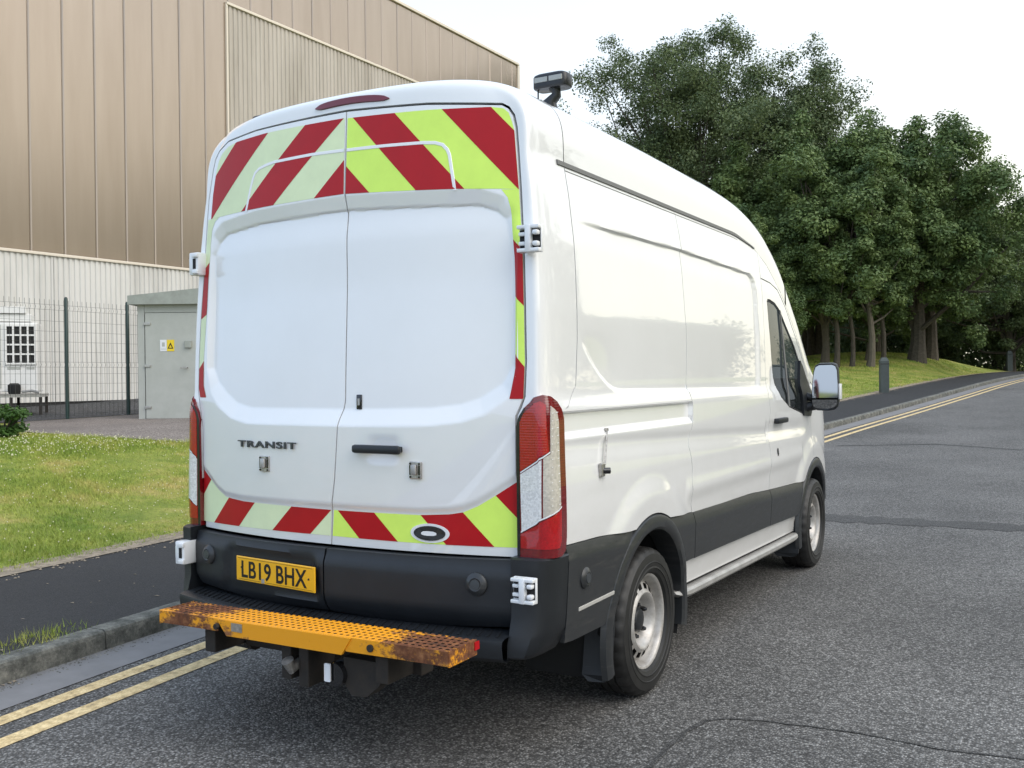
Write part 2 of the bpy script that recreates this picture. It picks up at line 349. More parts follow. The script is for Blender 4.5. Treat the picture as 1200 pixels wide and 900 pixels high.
def tess(poly, cell, fn, mb=None, cy=None):
    """cut a 2-D polygon into cells and map each corner through fn -> xyz (shared corners)"""
    mb = mb or MB(); cy = cy or cell; idx = {}
    if area(poly) < 0: poly = poly[::-1]
    xs = [p[0] for p in poly]; ys = [p[1] for p in poly]
    i0, i1 = math.floor(min(xs)/cell), math.ceil(max(xs)/cell)
    for i in range(i0, i1):
        col = clip_half(clip_half(poly, -1, 0, -i*cell), 1, 0, (i+1)*cell)
        if len(col) < 3: continue
        cys = [p[1] for p in col]
        for j in range(math.floor(min(cys)/cy), math.ceil(max(cys)/cy)):
            c = clip_half(clip_half(col, 0, -1, -j*cy), 0, 1, (j+1)*cy)
            if len(c) < 3: continue
            f = []
            for p in c:
                k = (round(p[0], 5), round(p[1], 5))
                if k not in idx: idx[k] = len(mb.v); mb.v.append(tuple(map(float, fn(p[0], p[1]))))
                q = idx[k]
                if q in f:
                    n_ = f.index(q); lp_ = f[n_:]; f = f[:n_+1]
                    if len(lp_) > 2: mb.f.append(tuple(lp_))
                else: f.append(q)
            if len(f) > 2: mb.f.append(tuple(f))
    return mb
def rim(poly, fn0, fn1, mb, step=.03):
    """wall along a closed outline between two mappings (gives a sheet its edge)"""
    pts = []
    for i in range(len(poly)):
        p, q = poly[i], poly[(i+1) % len(poly)]; n = max(1, int(math.dist(p, q)/step))
        pts += [(p[0]+(q[0]-p[0])*k/n, p[1]+(q[1]-p[1])*k/n) for k in range(n)]
    n = len(pts); vs_ = [fn0(*p) for p in pts]+[fn1(*p) for p in pts]
    return mb.add(vs_, [(i, (i+1) % n, n+(i+1) % n, n+i) for i in range(n)])
def pts_ellipse(cx, cy, rx, ry, n=32): return [(cx+rx*math.cos(2*PI*k/n), cy+ry*math.sin(2*PI*k/n)) for k in range(n)]
def sdist(poly, x, y):
    """signed distance to polygon, negative inside"""
    ins = False; d = 1e9; n = len(poly)
    for i in range(n):
        (x0, y0), (x1, y1) = poly[i], poly[(i+1) % n]; ex, ey = x1-x0, y1-y0
        t = max(0, min(1, ((x-x0)*ex+(y-y0)*ey)/(ex*ex+ey*ey+1e-12))); d = min(d, math.hypot(x-x0-t*ex, y-y0-t*ey))
        if (y0 > y) != (y1 > y) and x < (x1-x0)*(y-y0)/(y1-y0)+x0: ins = not ins
    return -d if ins else d
def sstep(a, b, t):
    t = max(0., min(1., (t-a)/(b-a))); return t*t*(3-2*t)
def text_mesh(body, size, ext, mat, parent, name, mtx, bold=0, sx=1, sp=1, shear=0, fit=None):
    cu = bpy.data.curves.new(name, 'FONT'); cu.body = body; cu.size = size; cu.extrude = ext; cu.offset = bold
    cu.align_x = 'CENTER'; cu.align_y = 'CENTER'; cu.space_character = sp; cu.shear = shear
    o = bpy.data.objects.new(name, cu); C.objects.link(o); bpy.context.view_layer.update()
    me = bpy.data.meshes.new_from_object(o.evaluated_get(bpy.context.evaluated_depsgraph_get()))
    bpy.data.objects.remove(o); me.name = name
    if fit:
        co_ = [v.co.copy() for v in me.vertices]; x0, x1 = min(c.x for c in co_), max(c.x for c in co_); y0, y1 = min(c.y for c in co_), max(c.y for c in co_)
        me.transform(Matrix.Diagonal((fit[0]/(x1-x0), fit[1]/(y1-y0), 1, 1)) @ Matrix.Translation((-(x0+x1)/2, -(y0+y1)/2, 0))); sx = 1
    me.transform(mtx @ Matrix.Diagonal((sx, 1, 1, 1))); me.materials.clear(); me.materials.append(mat)
    q = bpy.data.objects.new(name, me); C.objects.link(q); q.parent = parent; return q
def np_mesh(name, V, Fc, k, mat, parent=None, smooth=False):
    me = bpy.data.meshes.new(name); nf = len(Fc)
    me.vertices.add(len(V)); me.vertices.foreach_set('co', V.astype(np.float32).ravel())
    me.loops.add(nf*k); me.loops.foreach_set('vertex_index', Fc.astype(np.int32).ravel())
    me.polygons.add(nf); me.polygons.foreach_set('loop_start', np.arange(0, nf*k, k, dtype=np.int32))
    try: me.polygons.foreach_set('loop_total', np.full(nf, k, dtype=np.int32))
    except Exception: pass
    me.update(calc_edges=True); me.materials.append(mat)
    if smooth: me.polygons.foreach_set('use_smooth', [True]*nf)
    o = bpy.data.objects.new(name, me); C.objects.link(o)
    if parent: o.parent = parent
    return o

# ------------------------------------------------------------------ terrain and road alignment
KY = np.array([-60, -30, -6, -3, 0, 1, 4, 8, 13, 18.7, 24, 30, 36, 43, 60, 90, 160, 300.]); KX = np.array([3.5, 1.5, -1.15, -1.62, -1.99, -2.09, -2.38, -2.55, -2.35, -1.86, -1.15, -.4, .2, .9, 2.6, 5.6, 12.6, 26.])
_ys = np.arange(-70, 310, .25); _k = np.hanning(25); _k /= _k.sum()
_xs = np.convolve(np.pad(np.interp(_ys, KY, KX), 12, mode='reflect', reflect_type='odd'), _k, 'valid')
def K(y): return np.interp(y, _ys, _xs)
def prof(y): return 1.45*(1-np.exp(-(np.clip(np.asarray(y, float)-6, 0, None)/26)**2))
def ssn(a, b, t): t = np.clip((t-a)/(b-a), 0, 1); return t*t*(3-2*t)
RW = 7.6
def Hs(x, y):
    """smooth ground without the kerb step (l = distance right of the left kerb)"""
    x = np.asarray(x, float); y = np.asarray(y, float); l = x-K(y); m = -l
    h = prof(y) + .66*ssn(2.0, 8.5, m)*(1-ssn(14, 30, y)) + ssn(14, 30, y)*(.35*ssn(2, 8, m)+.9*ssn(8, 25, m))
    h = h + .8*np.exp(-(((x+5.4)/6)**2+((y-47)/9)**2))*ssn(1.8, 4.2, m)
    return h + .5*ssn(2, 12, l-RW)
def H(x, y):
    l = np.asarray(x, float)-K(y); return Hs(x, y) + np.where((l < 0) | (l > RW), .11, 0)
def strip(name, l0, l1, y0, y1, off, mat, dy=.5, nl=2, parent=None):
    ys = np.arange(y0, y1+1e-6, dy)
    return grid(lambda l, y: (K(y)+l, y, float(Hs(K(y)+(l0+l1)/2 if l1-l0 < 2.5 else K(y)+l, y))+off), np.linspace(l0, l1, nl), ys).build(name, mat, parent, True)
ys_ = np.concatenate([np.arange(-60, -8, 4), np.arange(-8, 60, 1.0), np.arange(60, 300, 6)])
struct(grid(lambda l, y: (K(y)+l, y, float(prof(y))), np.linspace(0, RW, 9), ys_).build('road', M['road'], None, True))
def verge(name, l0s, mat):
    return struct(grid(lambda l, y: (K(y)+l, y, float(Hs(K(y)+l, y))+.10), l0s, ys_).build(name, mat, None, True))
verge('lawn', -np.concatenate([[1.95, 2.3, 2.8, 3.4, 4.2], np.arange(5, 30, 1.0), np.arange(30, 80, 8), [120, 400]])[::-1], M['ground'])
verge('verge', RW+np.concatenate([[2.0, 2.6, 3.4, 4.2], np.arange(5, 20, 1.5), np.arange(20, 80, 10), [150, 400]]), M['ground'])
struct(strip('pavement', -1.97, -.14, -60, 300, .11, M['path'], 1.0, 4))
struct(strip('pavement', RW+.14, RW+2.02, -60, 300, .11, M['path'], 1.0, 4))
struct(strip('channel', .002, .34, -20, 60, .004, M['channel'], .5, 3))
struct(strip('yellow_line', .415, .515, -20, 150, .004, M['line'], .5))
struct(strip('yellow_line', .655, .755, -20, 150, .004, M['line'], .5))
# kerb stones, each its own piece
for side, nm, la, lb in ((0, 'kerb', -.14, 0), (1, 'kerb', RW, RW+.14)):
    kr = thing(nm, None, None, kind='structure'); y = -4.1 if side == 0 else -10; k_ = 0
    while y < 62:
        L_ = .91; a, b = y+.006, y+L_-.006; mb = MB(); ny = 4; dz = random.uniform(-.004, .004); dl = random.uniform(-.004, .004)
        secl = [(la, -.12), (la, .116), (lb-.022, .118), (lb-.006, .108), (lb, .09), (lb+.008, -.12)] if side == 0 else [(la-.008, -.12), (la, .09), (la+.006, .108), (la+.022, .118), (lb, .116), (lb, -.12)]
        P = []
        for i in range(ny+1):
            yy = a+(b-a)*i/ny
            for (l, z) in secl: P.append((K(yy)+l+dl, yy, float(prof(yy))+z+dz))
        ns = len(secl); fs = [(i*ns+j, i*ns+j+1, (i+1)*ns+j+1, (i+1)*ns+j) for i in range(ny) for j in range(ns-1)]
        fs += [tuple(range(ns)), tuple(ny*ns+j for j in range(ns))[::-1]]
        mb.add(P, fs).build('kerb_stone', M['kerb'], kr); y += L_
# debris edge between pavement and lawn
V = []; Fq = []
def scatter_bits(n, l0, l1, y0, y1, s0, s1, zoff=0.1):
    global V
    y = RNG.uniform(y0, y1, n); l = RNG.normal((l0+l1)/2, (l1-l0)/3.2, n); x = K(y)+l; z = Hs(x, y)+zoff
    s = RNG.uniform(s0, s1, n); base = np.array([[1, 0, 0], [0, 1, 0], [-1, 0, 0], [0, -1, 0], [0, 0, .6]])
    a = RNG.uniform(0, 6.28, n); ca, sa = np.cos(a), np.sin(a)
    bx = base[None, :, 0]*ca[:, None]-base[None, :, 1]*sa[:, None]; by = base[None, :, 0]*sa[:, None]+base[None, :, 1]*ca[:, None]
    P = np.stack([x[:, None]+bx*s[:, None], y[:, None]+by*s[:, None]*.8, z[:, None]+base[None, :, 2]*s[:, None]], -1).reshape(-1, 3)
    f = np.array([[0, 1, 4], [1, 2, 4], [2, 3, 4], [3, 0, 4]]); Fc = (f[None]+5*np.arange(n)[:, None, None]).reshape(-1, 3); return P, Fc
struct(strip('dirt_edge', -2.22, -1.93, -4, 60, .116, M['dirt'], .25, 3))
P, Fc = scatter_bits(9000, -2.25, -1.85, -2, 40, .004, .016, .115); struct(np_mesh('edge_debris', P, Fc, 3, M['dirt']), 'stuff')
P, Fc = scatter_bits(2500, -.02, .10, -3, 12, .003, .010, .004); struct(np_mesh('gutter_grit', P, Fc, 3, M['kerb']), 'stuff')
_n = 260; _y = RNG.uniform(-3, 14, _n); _l = np.where(RNG.uniform(0, 1, _n) < .5, RNG.normal(.04, .05, _n), RNG.uniform(-2.2, -.2, _n)); _l = np.where((_l > -.15) & (_l < .01), .03, _l)
_x = K(_y)+_l; _z = Hs(_x, _y)+np.where(_l < 0, .114, .008); _a = RNG.uniform(0, 6.28, _n); _s = RNG.uniform(.008, .022, _n)
_q = np.array([[1, 0, 0], [0, .45, .2], [-1, 0, 0], [0, -.45, .2]]); _bx = _q[None, :, 0]*np.cos(_a)[:, None]-_q[None, :, 1]*np.sin(_a)[:, None]; _by = _q[None, :, 0]*np.sin(_a)[:, None]+_q[None, :, 1]*np.cos(_a)[:, None]
struct(np_mesh('fallen_leaves', np.stack([_x[:, None]+_bx*_s[:, None], _y[:, None]+_by*_s[:, None], _z[:, None]+_q[None, :, 2]*_s[:, None]], -1).reshape(-1, 3), np.arange(4*_n).reshape(-1, 4), 4, M['dirt']), 'stuff')
# loose chippings proud of the road near the camera
y = RNG.uniform(-3.0, 9, 26000); x = RNG.uniform(-1.2, 6, 26000); n = len(x); s = RNG.uniform(.0022, .0055, n)
base = np.array([[1, 0, 0], [0, 1, 0], [-1, 0, 0], [0, -1, 0], [0, 0, .55]]); a = RNG.uniform(0, 6.28, n); ca, sa = np.cos(a), np.sin(a)
bx = base[None, :, 0]*ca[:, None]-base[None, :, 1]*sa[:, None]; by = base[None, :, 0]*sa[:, None]+base[None, :, 1]*ca[:, None]
P = np.stack([x[:, None]+bx*s[:, None], y[:, None]+by*s[:, None], prof(y)[:, None]+base[None, :, 2]*s[:, None]], -1).reshape(-1, 3)
f = np.array([[0, 1, 4], [1, 2, 4], [2, 3, 4], [3, 0, 4]])
struct(np_mesh('loose_chippings', P, (f[None]+5*np.arange(n)[:, None, None]).reshape(-1, 3), 3, M['conc']), 'stuff')
# joints and trench patches in the road
def ribbon(name, pts, wd, mat, off=.004, wob=.012):
    mb = MB(); pts = [Vector(p) for p in pts]; P = []
    fine = []
    for i in range(len(pts)-1):
        k = max(2, int((pts[i+1]-pts[i]).length/.08)); fine += [pts[i].lerp(pts[i+1], j/k) for j in range(k)]
    fine.append(pts[-1])
    for i, p in enumerate(fine):
        d = (fine[min(i+1, len(fine)-1)]-fine[max(i-1, 0)]).normalized(); nrm = Vector((-d.y, d.x)); ww = wd*random.uniform(.6, 1.2)/2; p = p+nrm*random.uniform(-wob, wob)
        for sgn in (-1, 1): q = p+nrm*ww*sgn; P.append((q.x, q.y, float(prof(q.y))+off))
    return struct(mb.add(P, [(2*i, 2*i+1, 2*i+3, 2*i+2) for i in range(len(fine)-1)]).build(name, mat))

ribbon('tar_joint', [(1.38, -.6), (1.33, .2), (1.31, .61), (1.32, .8), (1.345, .97)], .03, M['patch'], wob=.006)
ribbon('tar_joint', [(1.345, .97), (1.43, 1.04), (1.59, 1.09), (1.95, 1.14), (2.29, 1.11), (2.6, 1.16), (4.0, 1.25)], .018, M['patch'], wob=.006)
ribbon('trench_patch', [(-.6, 7.35), (.8, 7.4), (2.4, 7.5), (5.0, 7.6)], .5, M['patch'], wob=.01)
ribbon('tar_joint', [(-1.0, 15.5), (.65, 16.2), (2.0, 15.6), (4, 15.4)], .10, M['patch'], wob=.01)

# ------------------------------------------------------------------ grass
YLY = [5.0, 5.9, 7.1, 10, 16, 17, 18]; YLX = [-30, -10.05, -8.75, -7.3, -5.5, -5.5, -99]
def blades(name, n, reg, hmin, hmax, wmin, wmax, mat, dens=None):
    (l0, l1, y0, y1) = reg; y = RNG.uniform(y0, y1, n); l = RNG.uniform(l0, l1, n)
    if dens is not None: k = RNG.uniform(0, 1, n) < dens(l, y); y = y[k]; l = l[k]
    k = (K(y)+l) > np.interp(y, YLY, YLX); y = y[k]; l = l[k]
    n = len(y); x = K(y)+l; z = Hs(x, y)+.097; a = RNG.uniform(0, PI, n); hh = RNG.uniform(hmin, hmax, n)*(.75+.5*np.sin(x*2.1+y)*np.cos(y*1.7)); ww = RNG.uniform(wmin, wmax, n)
    lx = RNG.normal(0, .45, n)*hh; ly = RNG.normal(0, .45, n)*hh; dx = np.cos(a)*ww/2; dy = np.sin(a)*ww/2
    P = np.stack([np.stack([x-dx, y-dy, z], -1), np.stack([x+dx, y+dy, z], -1), np.stack([x+lx, y+ly, z+np.abs(hh)], -1)], 1).reshape(-1, 3)
    return struct(np_mesh(name, P, np.arange(3*n).reshape(-1, 3), 3, mat), 'stuff')
blades('grass', 170000, (-8.6, -2.05, .2, 9.5), .025, .065, .005, .011, M['blade'], lambda l, y: np.where(l > -2.4, .6, 1))
blades('grass', 70000, (-12, -2.05, 18, 48), .03, .07, .015, .035, M['blade'])
blades('grass', 22000, (-8.8, -6.0, 1.5, 9.5), .05, .10, .006, .012, M['blade'])
blades('grass', 900, (-.32, -.10, -.6, .5), .02, .06, .004, .008, M['blade'], lambda l, y: .3+.7*(np.sin(y*9) > .2))
def flowers(n, l0, l1, y0, y1, s):
    y = RNG.uniform(y0, y1, n); l = RNG.uniform(l0, l1, n); k = (K(y)+l) > np.interp(y, YLY, YLX); y = y[k]; l = l[k]; n = len(y); x = K(y)+l; z = Hs(x, y)+.10+RNG.uniform(.03, .07, n); b = np.array([[1, 0, 0], [-1, 0, 0], [0, 1, 0], [0, -1, 0], [0, 0, 1], [0, 0, -1.]])*s
    f = np.array([[0, 2, 4], [2, 1, 4], [1, 3, 4], [3, 0, 4], [2, 0, 5], [1, 2, 5], [3, 1, 5], [0, 3, 5]])
    return (np.stack([x, y, z], -1)[:, None]+b[None]).reshape(-1, 3), (f[None]+6*np.arange(n)[:, None, None]).reshape(-1, 3)
P, Fc = flowers(1100, -8.2, -2.3, .5, 9, .008); struct(np_mesh('clover_flowers', P, Fc, 3, M['flower']), 'stuff')
P, Fc = flowers(1500, -8.6, -6.2, 2.5, 9, .011); struct(np_mesh('clover_flowers', P, Fc, 3, M['flower']), 'stuff')

# yard and gravel in front of the buildings
def sheet(name, poly, off, mat, cell=.8):
    return struct(tess(poly, cell, lambda x, y: (x, y, float(Hs(x, y))+.10+off)).build(name, mat, None, True))
sheet('yard', [(-10.05, 5.9), (-9.75, 6.2), (-8.75, 7.1), (-7.3, 10), (-5.5, 16), (-8, 19), (-14.45, 19), (-14.45, 8.2), (-12.4, 6.1)], .012, M['yard'])
sheet('gravel_strip', [(-14.47, 2), (-14.47, 30), (-21.6, 30), (-21.9, 2)], .016, M['gravel'])

# ------------------------------------------------------------------ industrial building (local frame: X = out of the wall, Y = along it)
bld = thing('warehouse', 'large tan metal clad warehouse with a corrugated white lower wall behind the van', 'building', (-21.4, 13.5, 0), rz=-math.radians(1.6))
PJ = .012
y = 6.62-.02-40*0
ps = [-7.43+i*1.009 for i in range(-8, 34)]     # panel joints, metres along the wall
for i in range(len(ps)-1):
    a, b = ps[i]+PJ, ps[i+1]-PJ
    if b > 25.35: b = 25.35
    if b-a < .1: continue
    z0 = 5.0 if a < 6.6 else 13.9
    mb = MB(); d = random.uniform(-.004, .004)
    mb.add([(-.30, a, z0), (-.27+d, a+.03, z0), (-.27+d, b-.03, z0), (-.30, b, z0), (-.30, a, 17.0), (-.27+d, a+.03, 17.0), (-.27+d, b-.03, 17.0), (-.30, b, 17.0)],
           [(0, 1, 5, 4), (1, 2, 6, 5), (2, 3, 7, 6)])
    mb.build('wall_panel', M['tan'], bld)
MB().box(-20, -.31, -15.5, 25.33, -1, 16.95).build('wall', M['tan'], bld)
MB().box(-20.1, -.18, -15.6, 25.47, 17.0, 17.13, .02).build('roof_edge', M['trim_cream'], bld)
MB().box(-.31, -.20, 25.34, 25.52, .5, 17.0, .02).build('corner_trim', M['trim_cream'], bld)
def corr(name, y0, y1, z0, z1, x0, pitch, dep, mat, par):
    P = []; yy = y0
    prof_ = [(0, 0), (.32, 0), (.42, 1), (.9, 1), (1.0, 0)]
    while yy < y1:
        for u, d in prof_[:-1]: P.append((x0+d*dep, yy+u*pitch))
        yy += pitch
    n = len(P); mb = MB()
    mb.add([(x, q, z0) for x, q in P]+[(x, q, z1) for x, q in P], [(i, i+1, n+i+1, n+i) for i in range(n-1)])
    return mb.build(name, mat, par)
for a in (6.63, 10.99, 14.5, 19.0): corr('corrugated_sheet', a, {6.63: 10.95, 10.99: 14.46, 14.5: 18.96, 19.0: 25.3}[a], 5.0, 14.0, -.26, .2, .035, M['corr_tan'], bld)
MB().box(-.27, -.17, 6.58, 25.36, 14.0, 14.09, .01).build('flashing', M['trim_cream'], bld)
MB().box(-.27, -.19, 6.56, 6.63, 5.06, 14.0, .01).build('flashing', M['trim_cream'], bld)
for a in range(-15, 25, 5): corr('corrugated_sheet', a+.01, min(a+5, 25.3)-.01, .98, 4.97, 0, .165, .035, M['corr_white'], bld)
MB().box(-.3, .08, -15, 25.4, 4.97, 5.05, .015).build('flashing', M['trim_cream'], bld)
MB().box(-.3, .02, -15, 25.4, .4, .98).build('plinth', M['dark'], bld)

# ------------------------------------------------------------------ mesh fence
fence = thing('mesh_fence', 'dark green weldmesh fence of thin wires in front of the white corrugated wall', 'fence', (0, 0, 0))
py_ = [9.07-1.48*k for k in range(3, 0, -1)]+[9.07, 10.55, 12.03, 13.5]
for y in py_:
    x = -14.49-(y-9.07)*.035; z = .80
    mb = MB().tube([(x, y, z-.3), (x, y, z+2.38), (x, y, z+2.41)], [.035, .035, .02], 12); mb.build('post', M['fence'], fence, True)
for a, b in zip(py_[:-1], py_[1:]):
    mb = MB(); xa, xb = -14.49-(a-9.07)*.035, -14.49-(b-9.07)*.035; z = .84; n = 14; wv = .0032
    for k in range(1, n+1):
        t = (k-.5)/n; x = xa+(xb-xa)*t; yy = a+(b-a)*t
        zs = [0, .98, 1.03, 1.08, 2.1, 2.15, 2.2, 2.3]; off = [0, 0, .03, 0, 0, .03, 0, 0]
        mb.tube([(x+o, yy, z+q) for q, o in zip(zs, off)], wv, 4, False)
    for q in (.05, .25, .45, .65, .85, .98, 1.08, 1.28, 1.48, 1.68, 1.88, 2.1, 2.2): mb.tube([(xa, a, z+q), (xb, b, z+q)], wv, 4, False)
    mb.build('mesh_panel', M['wire'], fence)

# ------------------------------------------------------------------ grey kiosk
ka = math.radians(29.9)
kio = thing('substation_kiosk', 'grey panelled electrical kiosk with a closed door beside the fence', 'kiosk', (-12.83, 9.43, .80), rz=ka)
KW, KD, KH = 2.6, 2.2, 2.20
MB().box(0, KW, .03, KD, -.3, KH).build('body', M['cab_grey'], kio)
MB().box(0, .13, -.005, .03, -.1, KH, .004).build('corner_panel', M['cab_grey'], kio)
MB().box(.135, KW, -.005, .03, 2.05, KH, .004).build('header_panel', M['cab_grey'], kio)
dr = MB().box(.15, 1.20, -.025, .025, .0, 2.04, .006).build('door', M['cab_grey'], kio)
for z in (.22, 1.02, 1.83): MB().box(.13, .26, -.045, -.026, z-.025, z+.025, .005).build('hinge', M['steel'], dr)
MB().box(.92, 1.05, -.07, -.026, 1.36, 1.50, .01).build('lock_box', M['cab_roof'], dr)
MB().tube([(.97, -.04, .98), (.97, -.08, .98), (.84, -.09, .98)], .012, 8).build('handle', M['steel'], dr, True)
MB().box(.44, .565, -.031, -.0265, 1.30, 1.52).build('sign', M['sign_white'], dr)
s2 = MB().box(.57, .71, -.031, -.0265, 1.30, 1.52).build('sign', M['sign_yellow'], dr)
mb = MB(); mb.add([(.585, -.0345, 1.35), (.695, -.0345, 1.35), (.64, -.0345, 1.47), (.61, -.0345, 1.365), (.67, -.0345, 1.365), (.64, -.0345, 1.43)], [(0, 1, 4, 3), (1, 2, 5, 4), (2, 0, 3, 5)])
mb.build('warning_triangle', M['dark'], dr)
MB().box(.455, .55, -.0325, -.0312, 1.33, 1.335).box(.455, .55, -.0325, -.0312, 1.355, 1.36).box(.475, .53, -.0325, -.0312, 1.39, 1.47).build('sign_print', M['cab_grey'], dr)
MB().box(1.21, 1.24, -.02, .03, 0, 2.04, .003).build('door_frame', M['cab_grey'], kio)
dr2 = MB().box(1.25, 2.14, -.025, .025, 0, 2.04, .006).build('door', M['cab_grey'], kio)
MB().box(2.15, KW, -.005, .03, -.1, 2.045, .004).build('corner_panel', M['cab_grey'], kio)
mb = MB(); e = .14
prof_ = [(-e, 2.20), (KW+e, 2.20), (KW+e, 2.48), (KW*.72, 2.56), (-e, 2.37)]
mb.add([(x, -e, z) for x, z in prof_]+[(x, KD+e, z) for x, z in prof_], [(0, 1, 2, 3, 4), (9, 8, 7, 6, 5)]+[(i, 5+i, 5+(i+1) % 5, (i+1) % 5) for i in range(5)])
mb.build('roof', M['cab_roof'], kio)

# ------------------------------------------------------------------ air handling unit behind the fence
ac = thing('air_conditioning_unit', 'white air conditioning unit with a square grille on a metal stand behind the fence', 'unit', (-17.1, 10.2, .9), rz=math.radians(50))
MB().box(-1.5, 0, .0, 1.0, .42, 1.95, .02).build('housing', M['ac_white'], ac)
MB().box(-1.5, -.12, .05, .9, 1.97, 2.14, .01).build('duct', M['ac_white'], ac)
MB().box(-1.5, -.22, .0, .8, 2.15, 2.30, .01).build('duct', M['ac_white'], ac)
gx0, gx1, gz0, gz1 = -.62, -.04, 1.04, 1.88
MB().box(gx0, gx1, -.012, -.002, gz0, gz1).build('grille_backing', M['dark'], ac)
mb = MB()
for k in range(5):
    x = gx0+(gx1-gx0)*k/4; mb.box(x-.018, x+.018, -.04, -.013, gz0-.02, gz1+.02)
    z = gz0+(gz1-gz0)*k/4; mb.box(gx0-.018, gx1+.018, -.037, -.014, z-.018, z+.018)
mb.build('grille', M['ac_white'], ac)
MB().box(-.60, -.34, -.01, -.001, .92, .97).build('label_plate', M['cab_grey'], ac); MB().box(-.22, -.06, -.01, -.001, .92, .96).build('label_plate', M['cab_grey'], ac)
MB().box(-1.5, -.72, -.014, -.001, .5, 1.9).build('side_panel', M['cab_grey'], ac)
fr = MB().box(-1.6, .12, -.3, 1.0, .30, .37).build('stand', M['steel'], ac)
for x in (-1.3, -.5, .08):
    for y in (-.28, .9): MB().box(x-.03, x+.03, y-.03, y+.03, -.2, .30).build('leg', M['dark_steel'], ac)
MB().lathe([(0, 0), (0, .11), (.06, .13), (.20, .13), (.24, .08), (.24, 0)], 20, 'z', (-.45, -.15, .37)).build('fan_motor', M['dark'], ac, True)
MB().tube([(-1.1, -.2, .37), (-1.1, -.2, .9)], .07, 12).build('pipe', M['conc'], ac, True)
MB().tube([(-.3, -.2, .42), (-.1, -.22, .44), (.05, -.2, .40)], .03, 8).build('hose', M['conc'], ac, True)

# ------------------------------------------------------------------ bollards
def bollard(x, y, label, h=1.12):
    t = thing('bollard', label, 'bollard', (x, y, float(Hs(x, y))+.1), 'grey bollards along the pavement', rz=math.radians(20))
    mb = MB(); r = .13; mb.add([(sx*r, sy*r, -.1) for sx, sy in ((-1, -1), (1, -1), (1, 1), (-1, 1))]+[(sx*r, sy*r, h*.9) for sx, sy in ((-1, -1), (1, -1), (1, 1), (-1, 1))]+[(sx*r*.55, sy*r*.55, h) for sx, sy in ((-1, -1), (1, -1), (1, 1), (-1, 1))],
        [(0, 1, 5, 4), (1, 2, 6, 5), (2, 3, 7, 6), (3, 0, 4, 7), (4, 5, 9, 8), (5, 6, 10, 9), (6, 7, 11, 10), (7, 4, 8, 11), (8, 9, 10, 11)])
    mb.build('post', M['bollard'], t); MB().box(-r-.004, r+.004, -r-.004, r+.004, h*.80, h*.83).build('band', M['clad'], t)
    return t
bollard(-2.33, 29.25, 'grey timber bollard at the edge of the lawn beside the pavement, nearest one')
bollard(-.1, 56.5, 'small distant bollard under the trees at the far bend of the pavement')

# ------------------------------------------------------------------ trees
def leaf_cloud(centres, radii, per, size, flat_=.75):
    """quads scattered in clumps; returns V,F"""
    n = len(centres)*per
    c = np.repeat(centres, per, 0); r = np.repeat(radii, per)
    d = RNG.normal(0, 1, (n, 3)); d /= np.linalg.norm(d, axis=1)[:, None]; rad = RNG.uniform(0, 1, n)**.45
    p = c + d*(rad*r)[:, None]*np.array([1, 1, flat_])
    nrm = d*.8+RNG.normal(0, .6, (n, 3))+np.array([0, 0, .7]); nrm /= np.linalg.norm(nrm, axis=1)[:, None]
    t = np.cross(nrm, RNG.normal(0, 1, (n, 3))); t /= np.linalg.norm(t, axis=1)[:, None]; b = np.cross(nrm, t)
    s = RNG.uniform(.6, 1.25, n)[:, None]*size
    V = np.stack([p-t*s, p-b*s*.55, p+t*s, p+b*s*.55], 1).reshape(-1, 3)
    return V, np.arange(4*n).reshape(-1, 4)
